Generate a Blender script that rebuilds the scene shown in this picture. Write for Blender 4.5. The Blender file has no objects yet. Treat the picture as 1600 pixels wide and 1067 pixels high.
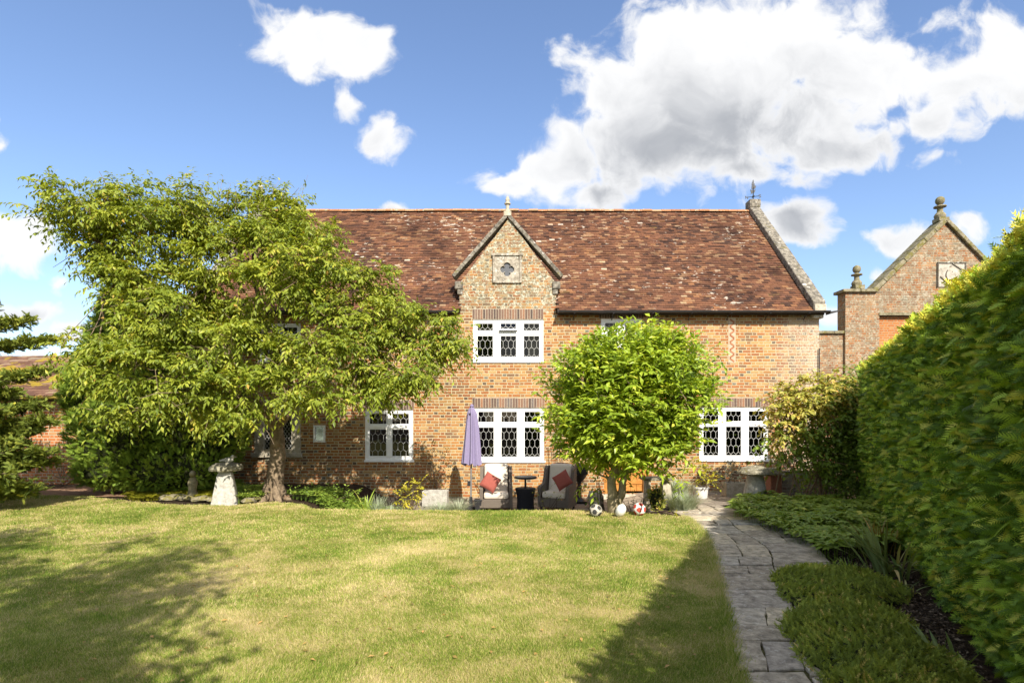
import bpy, math, random
import numpy as np
from mathutils import Vector, Matrix
from mathutils.geometry import tessellate_polygon
random.seed(7)
RNG = np.random.default_rng(11)
C = bpy.context.scene.collection
R = math.radians
SC = bpy.context.scene

# ---------------------------------------------------------------- camera, sun, sky
F = 889.0                      # focal length in photo pixels
CH = 1.70                      # eye height above the lawn
def P(px, py, Y):              # photo pixel at a distance -> place
    return ((px - 800) / F * Y, Y, CH - (py - 655) / F * Y)
cd = bpy.data.cameras.new('camera'); cam = bpy.data.objects.new('camera', cd); C.objects.link(cam)
cam.location = (0, 0, CH); cam.rotation_euler = (R(90), 0, 0)
cd.sensor_width = 36; cd.lens = 20.0; cd.shift_y = (655 - 533.5) / 1600; cd.clip_start = 0.05; cd.clip_end = 3000
SC.camera = cam
SUN_DIR = Vector((-0.55, 1.8, -1.52)).normalized()      # the way the light travels
sd = bpy.data.lights.new('sun', 'SUN'); sun = bpy.data.objects.new('sun', sd); C.objects.link(sun)
sd.energy = 4.2; sd.angle = R(0.55); sd.color = (1.0, 0.93, 0.82)
sun.rotation_euler = SUN_DIR.to_track_quat('-Z', 'Y').to_euler(); sun.location = (3, -8, 12)
SC.view_settings.view_transform = 'Standard'; SC.view_settings.look = 'None'
SC.view_settings.exposure = 0.95; SC.view_settings.gamma = 1.0
SC.cycles.max_bounces = 5; SC.cycles.diffuse_bounces = 4; SC.cycles.transparent_max_bounces = 12

# ---------------------------------------------------------------- node helper
class NT:
    def __init__(s, nt): s.nt = nt; s.N = nt.nodes; s.L = nt.links
    def n(s, t, ins=None, **kw):
        nd = s.N.new(t)
        for k, v in kw.items(): setattr(nd, k, v)
        for k, v in (ins or {}).items(): s.set(nd, k, v)
        return nd
    def set(s, nd, k, v):
        if isinstance(v, bpy.types.NodeSocket): s.L.new(v, nd.inputs[k])
        elif v is not None: nd.inputs[k].default_value = v
    def m(s, op, a, b=None, c=None, clamp=False):
        nd = s.n('ShaderNodeMath', operation=op); nd.use_clamp = clamp
        s.set(nd, 0, a)
        if b is not None: s.set(nd, 1, b)
        if c is not None: s.set(nd, 2, c)
        return nd.outputs[0]
    def vm(s, op, a, b=None):
        nd = s.n('ShaderNodeVectorMath', operation=op); s.set(nd, 0, a)
        if b is not None: s.set(nd, 1, b)
        return nd.outputs['Value'] if op in ('LENGTH', 'DISTANCE', 'DOT_PRODUCT') else nd.outputs[0]
    def xyz(s, x, y, z=0.0):
        return s.n('ShaderNodeCombineXYZ', {0: x, 1: y, 2: z}).outputs[0]
    def sep(s, v): return s.n('ShaderNodeSeparateXYZ', {0: v}).outputs
    def noise(s, v, scale=5, detail=4, rough=0.55, dist=0.0, col=False):
        nd = s.n('ShaderNodeTexNoise', {'Vector': v, 'Scale': scale, 'Detail': detail, 'Roughness': rough, 'Distortion': dist})
        return nd.outputs['Color' if col else 'Fac']
    def ramp(s, f, stops, interp='LINEAR'):
        nd = s.n('ShaderNodeValToRGB', {'Fac': f}); cr = nd.color_ramp; cr.interpolation = interp
        while len(cr.elements) < len(stops): cr.elements.new(0.5)
        for e, (p, c) in zip(cr.elements, stops):
            e.position = p; e.color = (c, c, c, 1) if isinstance(c, (int, float)) else (c[0], c[1], c[2], 1)
        return nd.outputs[0]
    def mapr(s, v, a, b, c=0.0, d=1.0, smooth=True):
        nd = s.n('ShaderNodeMapRange', {0: v, 1: a, 2: b, 3: c, 4: d})
        if smooth: nd.interpolation_type = 'SMOOTHSTEP'
        return nd.outputs[0]
    def mix(s, f, a, b, mode='MIX'):
        nd = s.n('ShaderNodeMix', data_type='RGBA', blend_type=mode)
        def put(k, v):
            if isinstance(v, (tuple, list)): v = (v[0], v[1], v[2], 1)
            s.set(nd, k, v)
        put(0, f); put(6, a); put(7, b)
        return nd.outputs[2]
    def attr(s, name): return s.n('ShaderNodeAttribute', attribute_name=name).outputs['Fac']
    def pos(s): return s.n('ShaderNodeNewGeometry').outputs['Position']
    def obj(s): return s.n('ShaderNodeTexCoord').outputs['Object']
    def bump(s, h, strength=0.5, dist=0.01):
        return s.n('ShaderNodeBump', {'Height': h, 'Strength': strength, 'Distance': dist}).outputs[0]

def material(name):
    m = bpy.data.materials.new(name); m.use_nodes = True
    m.node_tree.nodes.clear()
    t = NT(m.node_tree); out = t.n('ShaderNodeOutputMaterial')
    return m, t, out
def principled(t, out, col, rough=0.8, normal=None, spec=0.3, metal=0.0):
    b = t.n('ShaderNodeBsdfPrincipled', {'Roughness': rough, 'Specular IOR Level': spec, 'Metallic': metal})
    if isinstance(col, tuple): col = (col[0], col[1], col[2], 1)
    t.set(b, 'Base Color', col)
    if normal is not None: t.set(b, 'Normal', normal)
    if out is not None: t.L.new(b.outputs[0], out.inputs[0])
    return b.outputs[0]

# ---------------------------------------------------------------- world: Nishita sky with broken cumulus
w = bpy.data.worlds.new('World'); SC.world = w; w.use_nodes = True
w.node_tree.nodes.clear(); t = NT(w.node_tree)
SKY = 0.125
out = t.n('ShaderNodeOutputWorld'); bg = t.n('ShaderNodeBackground', {'Strength': SKY}); t.L.new(bg.outputs[0], out.inputs[0])
sky = t.n('ShaderNodeTexSky', sky_type='NISHITA'); sky.sun_disc = False
sky.sun_elevation = math.asin(-SUN_DIR.z); sky.sun_rotation = math.atan2(-SUN_DIR.x, -SUN_DIR.y)
sky.altitude = 50; sky.air_density = 1.0; sky.dust_density = 0.6; sky.ozone_density = 2.2
# cumulus heaped in the northern sky, laid out by bearing and height (direction on the sky dome)
gt = bpy.data.node_groups.new('cloud_field', 'ShaderNodeTree')
gt.interface.new_socket('Vector', in_out='INPUT', socket_type='NodeSocketVector')
gt.interface.new_socket('Field', in_out='OUTPUT', socket_type='NodeSocketFloat')
g = NT(gt); gi = g.n('NodeGroupInput'); go = g.n('NodeGroupOutput')
BL = [(1090,140,215,160,1),(1200,70,200,110,1),(985,160,105,110,1),(1040,230,150,85,1),(1260,190,140,100,.9),(1310,235,105,45,.95),
      (1390,110,150,85,.9),(1450,190,110,50,.8),(1530,130,110,80,.95),(1590,80,70,75,1),(870,262,90,60,.95),(800,290,75,38,.85),(930,300,110,36,.85),
      (1170,270,110,42,.8),(880,215,50,45,.8),(475,72,92,62,1),(560,80,62,52,.95),(560,158,52,32,.8),(605,208,48,42,.9),(28,376,76,48,1.05),(35,480,60,24,.85),(108,514,44,18,.95),
      (98,432,36,24,.72),(1240,355,78,42,.98),(1400,362,80,32,.9),(1520,338,60,32,.9),(1460,255,80,42,.6),(1390,425,50,26,.55),(1300,500,50,26,.7),
      (628,322,40,13,.7),(1440,40,110,45,.6),(430,8,60,12,.5),(1230,290,70,30,.6),(170,455,40,20,.4),(1330,380,40,18,.45),(-350,200,300,120,.9),(1900,300,220,90,.9),(700,-500,400,200,.9),(-100,-250,200,120,.8)]
cur = None
for (cx, cy, rx, ry, wt) in BL:
    c = ((cx - 800) / F, (655 - cy) / F, 0); r = (rx / F, ry / F, 1)
    d = g.vm('LENGTH', g.vm('DIVIDE', g.vm('SUBTRACT', gi.outputs[0], c), r))
    v = g.m('MULTIPLY', g.m('SUBTRACT', 1.0, g.m('MULTIPLY', d, 0.52)), wt)
    cur = v if cur is None else g.m('SMOOTH_MAX', cur, v, 0.12)
g.L.new(cur, go.inputs[0])
dirv = t.n('ShaderNodeTexCoord').outputs['Generated']
dx, dy, dz = t.sep(dirv)[:3]
dyc = t.m('MAXIMUM', dy, 0.04)
uv = t.xyz(t.m('DIVIDE', dx, dyc), t.m('DIVIDE', dz, dyc), 0.0)
def field(v):
    nd = t.n('ShaderNodeGroup'); nd.node_tree = gt; t.set(nd, 0, v); return nd.outputs[0]
warp = t.vm('MULTIPLY', t.vm('SUBTRACT', t.noise(uv, 6.5, 3, 0.5, col=True), (0.5, 0.5, 0.5)), (0.12, 0.10, 0))
uw = t.vm('ADD', uv, warp)
n1 = t.noise(uw, 9, 9, 0.60, 0.15)
n2 = t.n('ShaderNodeTexVoronoi', {'Vector': t.vm('ADD', uw, t.vm('MULTIPLY', t.noise(uv, 22, 4, 0.6, col=True), (0.03, 0.03, 0))), 'Scale': 24.0}, feature='SMOOTH_F1').outputs['Distance']
base = field(uw)
raw = t.m('ADD', t.m('ADD', base, t.m('MULTIPLY', t.m('SUBTRACT', n1, 0.5), 1.05)), t.m('MULTIPLY', t.m('SUBTRACT', 0.4, n2), 0.20))
dens = t.mapr(raw, 0.44, 0.66)
dens = t.m('MULTIPLY', dens, t.mapr(dy, 0.05, 0.15))
up = t.vm('ADD', uw, (0.015, 0.15, 0))
rup = t.m('ADD', field(up), t.m('MULTIPLY', t.m('SUBTRACT', t.noise(up, 7, 5, 0.55), 0.5), 0.8))
shade = t.mapr(rup, 0.28, 0.95, 0, 1)
thick = t.mapr(raw, 0.5, 0.95)
shade = t.m('MULTIPLY', shade, thick)
n3 = t.noise(uw, 26, 6, 0.6)
shade = t.m('ADD', shade, t.m('MULTIPLY', t.m('SUBTRACT', n3, 0.5), 0.28), clamp=True)
ccol = t.mix(shade, (4.3, 4.3, 4.3), (2.05, 2.12, 2.25))
skyc = t.mix(1.0, sky.outputs[0], (0.90, 0.90, 0.96), 'MULTIPLY')
# unseen warm white cloud added overhead and behind the viewer to lighten the shade
hi = t.m('MAXIMUM', t.mapr(dz, 0.64, 0.74), t.m('MULTIPLY', t.mapr(t.m('MULTIPLY', dy, -1.0), 0.0, 0.2), t.mapr(dz, 0.02, 0.12)))
d2 = t.m('MULTIPLY', t.mapr(t.noise(dirv, 3.2, 6, 0.6), 0.42, 0.56), hi)
front = t.mix(t.m('MULTIPLY', dens, 0.97), skyc, ccol)
t.L.new(t.mix(t.m('MULTIPLY', d2, 0.95), front, (4.2, 4.05, 3.8)), bg.inputs[0])

# ---------------------------------------------------------------- geometry helpers
def nrmz(a): return a / np.maximum(np.linalg.norm(a, axis=-1, keepdims=True), 1e-9)
def tag(o, label=None, cat=None, group=None, kind=None):
    if label: o['label'] = label
    if cat: o['category'] = cat
    if group: o['group'] = group
    if kind: o['kind'] = kind
    return o
BASE = {}
def thing(name, label, cat, base=(0, 0, 0), group=None):
    o = bpy.data.objects.new(name, None); C.objects.link(o); o.location = base; o.empty_display_size = 0.2
    BASE[o.name] = Vector(base)
    return tag(o, label, cat, group)
def base_of(o): return BASE.get(o.name, Vector((0, 0, 0)))

class MB:
    """collects shapes in place coordinates; build() links them as ONE mesh object"""
    def __init__(s): s.V = []; s.Fs = []; s.A = []; s.nv = 0
    def raw(s, v, f, a=0.5):
        v = np.asarray(v, float).reshape(-1, 3); f = np.asarray(f, int)
        if f.ndim == 1: f = f.reshape(1, -1)
        if len(f) == 0: return s
        s.V.append(v); s.Fs.append(f + s.nv)
        a = np.full(len(f), a, float) if np.isscalar(a) else np.asarray(a, float)
        s.A.append(a); s.nv += len(v); return s
    def poly(s, v, f, a=0.5):                        # faces of mixed size
        v = np.asarray(v, float)
        s.V.append(v)
        for q in f: s.Fs.append(np.array([q], int) + s.nv); s.A.append(np.array([a]))
        s.nv += len(v); return s
    def box(s, x0, x1, y0, y1, z0, z1, a=0.5):
        v = [(x, y, z) for x in (x0, x1) for y in (y0, y1) for z in (z0, z1)]
        f = [(0,1,3,2),(4,6,7,5),(0,4,5,1),(2,3,7,6),(0,2,6,4),(1,5,7,3)]
        return s.raw(v, f, a)
    def obox(s, c, ax, ay, az, a=0.5):               # oriented box, half vectors
        c, ax, ay, az = map(lambda q: np.array(q, float), (c, ax, ay, az))
        v = [c + i*ax + j*ay + k*az for i in (-1,1) for j in (-1,1) for k in (-1,1)]
        f = [(0,1,3,2),(4,6,7,5),(0,4,5,1),(2,3,7,6),(0,2,6,4),(1,5,7,3)]
        return s.raw(v, f, a)
    def bar(s, p, q, wd, th, up=(0, -1, 0), a=0.5):  # flat strip between two points
        p = np.array(p, float); q = np.array(q, float); d = q - p; L = np.linalg.norm(d)
        if L < 1e-6: return s
        d /= L; sd_ = np.cross(d, up); sd_ /= max(np.linalg.norm(sd_), 1e-9); u = np.cross(sd_, d)
        return s.obox((p + q) / 2, d * L / 2, sd_ * wd / 2, u * th / 2, a)
    def tube(s, pts, rad, k=7, a=0.5, cap=True):
        pts = np.array(pts, float); n = len(pts); rad = np.broadcast_to(np.array(rad, float), (n,))
        T = np.gradient(pts, axis=0); T = nrmz(T)
        ref = np.array([0, 0, 1.0]) if abs(T[0][2]) < 0.9 else np.array([1.0, 0, 0])
        U = np.zeros_like(pts); u = nrmz(np.cross(T[0], ref))
        for i in range(n):
            u = u - T[i] * np.dot(u, T[i]); u = nrmz(u); U[i] = u
        W = np.cross(T, U); th = np.arange(k) * 2 * np.pi / k
        ring = pts[:, None] + rad[:, None, None] * (U[:, None] * np.cos(th)[None, :, None] + W[:, None] * np.sin(th)[None, :, None])
        v = ring.reshape(-1, 3); i = np.arange(n - 1)[:, None] * k; j = np.arange(k)[None]; j2 = (j + 1) % k
        f = np.stack([i + j, i + j2, i + k + j2, i + k + j], -1).reshape(-1, 4)
        s.raw(v, f, a)
        if cap:
            s.raw(ring[0][::-1], [list(range(k))], a); s.raw(ring[-1], [list(range(k))], a)
        return s
    def lathe(s, c, prof, k=24, a=0.5, sq=None, rot=0.0, cap=True):
        prof = np.array(prof, float); n = len(prof); th = np.arange(k) * 2 * np.pi / k + rot
        v = np.stack([c[0] + prof[:, 0][:, None] * np.cos(th), c[1] + prof[:, 0][:, None] * np.sin(th),
                      c[2] + np.repeat(prof[:, 1][:, None], k, 1)], -1)
        i = np.arange(n - 1)[:, None] * k; j = np.arange(k)[None]; j2 = (j + 1) % k
        s.raw(v.reshape(-1, 3), np.stack([i + j, i + j2, i + k + j2, i + k + j], -1).reshape(-1, 4), a)
        if cap:
            s.raw(v[0][::-1], [list(range(k))], a); s.raw(v[-1], [list(range(k))], a)
        return s
    def sheet(s, outer, holes, y, th, a=0.5):        # an xz outline with holes, thickness th behind y
        polys = [outer] + list(holes)
        pts = [Vector((p[0], p[1], 0)) for q in polys for p in q]
        tri = tessellate_polygon([[Vector((p[0], p[1], 0)) for p in q] for q in polys])
        v = [(p.x, y, p.y) for p in pts]; vb = [(p.x, y + th, p.y) for p in pts]; n = len(v)
        s.raw(v + vb, [tuple(q) for q in tri] + [tuple(i + n for i in reversed(q)) for q in tri], a)
        o = 0
        for q in polys:
            m = len(q); f = [(o + i, o + (i + 1) % m, n + o + (i + 1) % m, n + o + i) for i in range(m)]
            s.raw(v + vb, f, a); o += m
        return s
    def build(s, name, mat, parent=None, base=None, smooth=False, bevel=0, subdiv=0, sharp=None):
        V = np.concatenate(s.V); 
        b = np.array(base_of(parent) if (parent is not None and base is None) else (base or (0, 0, 0)), float)
        V = V - b
        me = bpy.data.meshes.new(name)
        sizes = np.concatenate([np.full(len(f), f.shape[1]) for f in s.Fs]); idx = np.concatenate([f.ravel() for f in s.Fs])
        me.vertices.add(len(V)); me.vertices.foreach_set('co', V.astype(np.float32).ravel())
        me.loops.add(len(idx)); me.loops.foreach_set('vertex_index', idx.astype(np.int32))
        me.polygons.add(len(sizes)); st = np.concatenate([[0], np.cumsum(sizes)[:-1]])
        me.polygons.foreach_set('loop_start', st.astype(np.int32))
        try: me.polygons.foreach_set('loop_total', sizes.astype(np.int32))
        except Exception: pass
        at = me.attributes.new('v', 'FLOAT', 'FACE'); at.data.foreach_set('value', np.concatenate(s.A).astype(np.float32))
        me.update(calc_edges=True)
        if len(V) < 60000: me.validate()
        if smooth: me.polygons.foreach_set('use_smooth', np.ones(len(me.polygons), bool))
        else: me.polygons.foreach_set('use_smooth', np.zeros(len(me.polygons), bool))
        for mm in (mat if isinstance(mat, (list, tuple)) else [mat]): me.materials.append(mm)
        o = bpy.data.objects.new(name, me); C.objects.link(o)
        if parent is not None:
            o.parent = parent; BASE[o.name] = Vector(b)
        else:
            o.location = b; BASE[o.name] = Vector(b)
        if bevel:
            mo = o.modifiers.new('bevel', 'BEVEL'); mo.width = bevel; mo.segments = 2; mo.limit_method = 'ANGLE'
        if subdiv:
            mo = o.modifiers.new('subdivision', 'SUBSURF'); mo.levels = subdiv; mo.render_levels = subdiv
        return o
def struct(mb, name, mat, **kw): return tag(mb.build(name, mat, **kw), kind='structure')

def hsh(i, j, k, seed):
    n = (i * 374761393 + j * 668265263 + k * 2147483647 * 3 + seed * 974634777) & 0xffffffff
    n = ((n ^ (n >> 13)) * 1274126177) & 0xffffffff
    return ((n ^ (n >> 16)) & 0xffff) / 65535.0
def vnoise(p, sc=1.0, seed=0, oct=1):
    p = np.asarray(p, float); 
    if p.shape[-1] == 2: p = np.concatenate([p, np.zeros(p.shape[:-1] + (1,))], -1)
    tot = 0; amp = 1; s = 0
    for o in range(oct):
        q = p * sc * 2 ** o + 100.5 + seed * 7.31; i = np.floor(q).astype(np.int64); f = q - i; f = f * f * (3 - 2 * f)
        r = 0
        for a in (0, 1):
            for b in (0, 1):
                for c in (0, 1):
                    wgt = (f[..., 0] if a else 1 - f[..., 0]) * (f[..., 1] if b else 1 - f[..., 1]) * (f[..., 2] if c else 1 - f[..., 2])
                    r = r + wgt * hsh(i[..., 0] + a, i[..., 1] + b, i[..., 2] + c, seed + o)
        tot = tot + r * amp; s += amp; amp *= 0.5
    return tot / s
def sstep(a, b, x):
    q = np.clip((x - a) / (b - a), 0, 1); return q * q * (3 - 2 * q)
def rdir(n, rng=RNG): return nrmz(rng.normal(size=(n, 3)))

def leaves(mb, pos, ax, nr, L, W, a, fold=0.15, curl=0.12):
    """folded pointed leaves, four triangles each"""
    n = len(pos); ax = nrmz(ax); sd_ = nrmz(np.cross(ax, nr)); nr = np.cross(sd_, ax)
    L = np.broadcast_to(L, (n,))[:, None]; W = np.broadcast_to(W, (n,))[:, None]
    m = pos + ax * L * 0.45
    l = m + sd_ * W * .5 + nr * W * fold; r = m - sd_ * W * .5 + nr * W * fold
    tip = pos + ax * L - nr * L * curl
    v = np.stack([pos, l, m, r, tip], 1).reshape(-1, 3); b = np.arange(n)[:, None, None] * 5
    f = (np.array([[0, 2, 1], [0, 3, 2], [1, 2, 4], [2, 3, 4]])[None] + b).reshape(-1, 3)
    mb.raw(v, f, np.repeat(a, 4)); return mb
def blades(mb, pos, ax, sd_, L, W, a):
    """one thin triangle each"""
    n = len(pos); L = np.broadcast_to(L, (n,))[:, None]; W = np.broadcast_to(W, (n,))[:, None]
    v = np.stack([pos - sd_ * W / 2, pos + sd_ * W / 2, pos + ax * L], 1).reshape(-1, 3)
    mb.raw(v, np.arange(3 * n).reshape(-1, 3), a); return mb
def frond_proto(n=5, wd=0.1, spread=0.42):
    v = []; f = []
    def tri(p, q, wdt):
        p = np.array(p, float); q = np.array(q, float); d = q - p; d /= np.linalg.norm(d); s = np.array([-d[1], d[0], 0]) * wdt / 2
        k = len(v); v.extend([p - s, p + s, q]); f.append((k, k + 1, k + 2))
    for i in range(n):
        u = (i + .3) / n * 0.85; ln = spread * (1 - u * 0.75) 
        for sg in (-1, 1):
            uu = u + (0.04 if sg > 0 else 0)
            tri((0, uu, -0.25 * uu * uu), (sg * ln * .72, uu + ln * .75, -0.25 * uu * uu - 0.1 * ln), wd)
    tri((0, 0, 0), (0, 1, -0.28), wd * 1.1)
    return np.array(v), np.array(f)
def place(mb, proto, pos, ax, nr, S, a):
    pv, pf = proto; n = len(pos); ax = nrmz(ax); sd_ = nrmz(np.cross(ax, nr)); nr = np.cross(sd_, ax)
    S = np.broadcast_to(S, (n,))
    v = pos[:, None] + S[:, None, None] * (sd_[:, None] * pv[None, :, 0, None] + ax[:, None] * pv[None, :, 1, None] + nr[:, None] * pv[None, :, 2, None])
    f = (pf[None] + np.arange(n)[:, None, None] * len(pv)).reshape(-1, pf.shape[1])
    mb.raw(v.reshape(-1, 3), f, np.repeat(a, len(pf))); return mb

def ground_z(x, y):
    x = np.asarray(x, float); y = np.asarray(y, float)
    right = sstep(2.7, 3.6, x)
    edge = 10.75 + 0.0 * x
    drop_c = -0.40 * sstep(edge, edge + 0.55, y)
    drop_r = -0.25 * np.clip((y - 9.3) / 5.2, 0, 1)
    zr = drop_c * (1 - right) + drop_r * right
    left = sstep(-3.2, -4.2, x)
    z = zr * (1 - left)
    z = z + (vnoise(np.stack([x, y], -1), 0.35, 3, 2) - 0.5) * 0.05 * sstep(1, 4, y) * sstep(16, 12, y)
    return z
def gz(x, y): return float(ground_z(np.array([x]), np.array([y]))[0])
# ---------------------------------------------------------------- materials
def brick_material(name, bw=0.112, bh=0.079, stops=None, mortar=(0.52, 0.44, 0.31), lichen=None, seed=0.0, salt=None, stain=0.35, hdr=0.18):
    """running old brickwork in Flemish bond, one random tint per brick; follows position in metres"""
    m, t, out = material(name)
    p = t.pos(); geo = t.n('ShaderNodeNewGeometry'); nx = t.m('ABSOLUTE', t.sep(geo.outputs['Normal'])[0])
    x, y, z = t.sep(p)[:3]
    sel = t.m('GREATER_THAN', nx, 0.6)
    u = t.m('ADD', t.m('MULTIPLY', x, t.m('SUBTRACT', 1.0, sel)), t.m('MULTIPLY', y, sel))
    wob = t.m('MULTIPLY', t.m('SUBTRACT', t.noise(p, 1.3, 3), 0.5), 0.035)
    wb2 = t.m('MULTIPLY', t.m('SUBTRACT', t.noise(p, 14, 2), 0.5), 0.014)
    z2 = t.m('ADD', t.m('ADD', z, 50 + seed), t.m('ADD', wob, wb2)); v = t.m('DIVIDE', z2, bh)
    row = t.m('FLOOR', v); fv = t.m('FRACT', v)
    rj = t.n('ShaderNodeTexWhiteNoise', {'Vector': t.xyz(row, 3.7, 0)}, noise_dimensions='2D').outputs[0]
    uu = t.m('ADD', t.m('ADD', t.m('DIVIDE', t.m('ADD', t.m('ADD', u, 50), wb2), bw), t.m('MULTIPLY', t.m('FLOORED_MODULO', row, 2.0), 1.5)), t.m('MULTIPLY', rj, 0.7))
    cell = t.m('FLOORED_MODULO', uu, 3.0); hd = t.m('GREATER_THAN', cell, 2.0)
    bid = t.m('ADD', t.m('MULTIPLY', t.m('FLOOR', t.m('DIVIDE', uu, 3.0)), 2.0), hd)
    du = t.m('MULTIPLY', t.m('MINIMUM', t.m('MINIMUM', cell, t.m('SUBTRACT', 3.0, cell)), t.m('ABSOLUTE', t.m('SUBTRACT', cell, 2.0))), bw)
    dv = t.m('MULTIPLY', t.m('MINIMUM', fv, t.m('SUBTRACT', 1.0, fv)), bh)
    edge = t.m('ADD', t.m('MINIMUM', du, dv), t.m('MULTIPLY', t.m('SUBTRACT', t.noise(p, 30, 2), 0.5), 0.008))
    mask = t.mapr(edge, 0.0055, 0.0125)
    wn = t.n('ShaderNodeTexWhiteNoise', {'Vector': t.xyz(bid, row, 1.3 + seed)}, noise_dimensions='3D')
    r = t.m('ADD', t.m('MULTIPLY', wn.outputs[0], 1.0 - hdr), t.m('MULTIPLY', hd, hdr))
    stops = stops or [(0.0, (0.41, 0.195, 0.075)), (0.2, (0.36, 0.145, 0.06)), (0.38, (0.45, 0.25, 0.105)), (0.52, (0.33, 0.135, 0.065)), (0.60, (0.46, 0.29, 0.14)),
                      (0.70, (0.31, 0.16, 0.08)), (0.78, (0.22, 0.125, 0.08)), (0.87, (0.13, 0.09, 0.07)), (0.96, (0.18, 0.16, 0.14))]
    bc = t.ramp(r, stops, 'CONSTANT')
    bc = t.mix(0.55, bc, t.ramp(t.noise(p, 60, 4, 0.65), [(0.25, 0.45), (0.7, 1.25)]), 'MULTIPLY')
    bc = t.mix(stain, bc, t.ramp(t.noise(p, 0.9, 5, 0.6), [(0.3, (0.55, 0.48, 0.45)), (0.65, (1.15, 1.1, 1.05))]), 'MULTIPLY')
    mc = t.mix(0.5, mortar, t.ramp(t.noise(p, 9, 4), [(0.3, 0.5), (0.7, 1.1)]), 'MULTIPLY')
    col = t.mix(mask, mc, bc)
    if salt:                                    # pale weathering towards one corner: (x0, x1)
        sm = t.m('MULTIPLY', t.mapr(t.m('ADD', x, t.m('MULTIPLY', t.m('SUBTRACT', t.noise(p, 1.5, 4), 0.5), 1.6)), salt[0], salt[1]), t.mapr(t.noise(p, 24, 5, 0.7), 0.38, 0.62, 0.15, 0.8))
        col = t.mix(sm, col, (0.55, 0.48, 0.42))
    if lichen:                                  # (z0, z1, amount) crusts of grey and white lichen on the weathered head of a wall
        z0, z1, am = lichen
        lm = t.m('MULTIPLY', t.mapr(t.m('ADD', z, t.m('MULTIPLY', t.m('SUBTRACT', t.noise(p, 2.0, 4), 0.5), 1.2)), z0, z1), t.mapr(t.noise(p, 9, 8, 0.72), 0.47, 0.54, 0.0, am))
        lc = t.ramp(t.noise(p, 21, 5, 0.7), [(0.36, (0.10, 0.09, 0.07)), (0.47, (0.26, 0.235, 0.18)), (0.56, (0.50, 0.48, 0.41)), (0.64, (0.66, 0.64, 0.58))])
        gm = t.m('MULTIPLY', t.mapr(z, z0, z1), t.mapr(t.noise(p, 3.2, 6, 0.6), 0.40, 0.58, 0.0, 0.62))
        col = t.mix(gm, col, t.mix(0.55, t.mix(0.5, col, (0.34, 0.30, 0.24), 'MULTIPLY'), (0.24, 0.205, 0.16))); col = t.mix(lm, col, lc)
    col = t.mix(1.0, col, (0.98, 1.0, 0.90), 'MULTIPLY')
    h = t.m('ADD', t.m('MULTIPLY', mask, 0.7), t.m('MULTIPLY', t.noise(p, 45, 4, 0.7), 0.5))
    principled(t, out, col, 0.92, t.bump(h, 0.8, 0.008), 0.15)
    return m
def stone_material(name, stops, scale=14, lich=None, rough=0.9, bumpd=0.006, moss=0.0):
    m, t, out = material(name); p = t.obj()
    col = t.ramp(t.noise(p, scale, 8, 0.68, 0.4), stops)
    col = t.mix(0.5, col, t.ramp(t.noise(p, scale * 6, 4, 0.7), [(0.3, 0.6), (0.7, 1.2)]), 'MULTIPLY')
    if lich:
        col = t.mix(t.mapr(t.noise(p, lich[0], 7, 0.7), lich[1], lich[1] + 0.05), col, lich[2])
    if moss:
        col = t.mix(t.mapr(t.noise(p, 5, 6, 0.7), 0.62 - moss, 0.72 - moss, 0, 0.85), col, (0.16, 0.14, 0.03))
    principled(t, out, col, rough, t.bump(t.noise(p, scale * 3, 8, 0.7), 0.7, bumpd), 0.2)
    return m
def plain(name, col, rough=0.6, spec=0.3, metal=0.0, var=0.15, scale=20, bump=0.0):
    m, t, out = material(name); p = t.obj()
    c = t.mix(1.0, col, t.ramp(t.noise(p, scale, 5, 0.6), [(0.25, 1 - var), (0.75, 1 + var)]), 'MULTIPLY')
    principled(t, out, c, rough, t.bump(t.noise(p, scale * 4, 4), 0.4, bump) if bump else None, spec, metal)
    return m
def leaf_material(name, stops, trans=0.35, rough=0.45, spec=0.35, tint=(1.25, 1.15, 0.45), warm=(1.12, .95, .75)):
    m, t, out = material(name)
    col = t.ramp(t.attr('v'), stops)
    col = t.mix(0.5, col, t.ramp(t.noise(t.obj(), 1.4, 3), [(0.3, 0.75), (0.7, 1.2)]), 'MULTIPLY')
    col = t.mix(1.0, col, warm, 'MULTIPLY')
    b = principled(t, None, col, rough, None, spec)
    tr = t.n('ShaderNodeBsdfTranslucent', {'Color': t.mix(1.0, col, tint, 'MULTIPLY')})
    mx = t.n('ShaderNodeMixShader', {0: trans}); t.L.new(b, mx.inputs[1]); t.L.new(tr.outputs[0], mx.inputs[2]); t.L.new(mx.outputs[0], out.inputs[0])
    return m
def attr_material(name, stops, interp='LINEAR', rough=0.85, spec=0.2, bump=0.004, sc=30, lich=None):
    m, t, out = material(name); p = t.obj()
    col = t.ramp(t.attr('v'), stops, interp)
    col = t.mix(0.6, col, t.ramp(t.noise(p, sc, 5, 0.65), [(0.3, 0.6), (0.7, 1.25)]), 'MULTIPLY')
    if lich: col = t.mix(t.mapr(t.noise(p, lich[0], 6, 0.65), lich[1], lich[1] + 0.05, 0, lich[3] if len(lich) > 3 else .85), col, lich[2])
    principled(t, out, col, rough, t.bump(t.noise(p, sc * 2, 5), 0.6, bump), spec)
    return m

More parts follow.
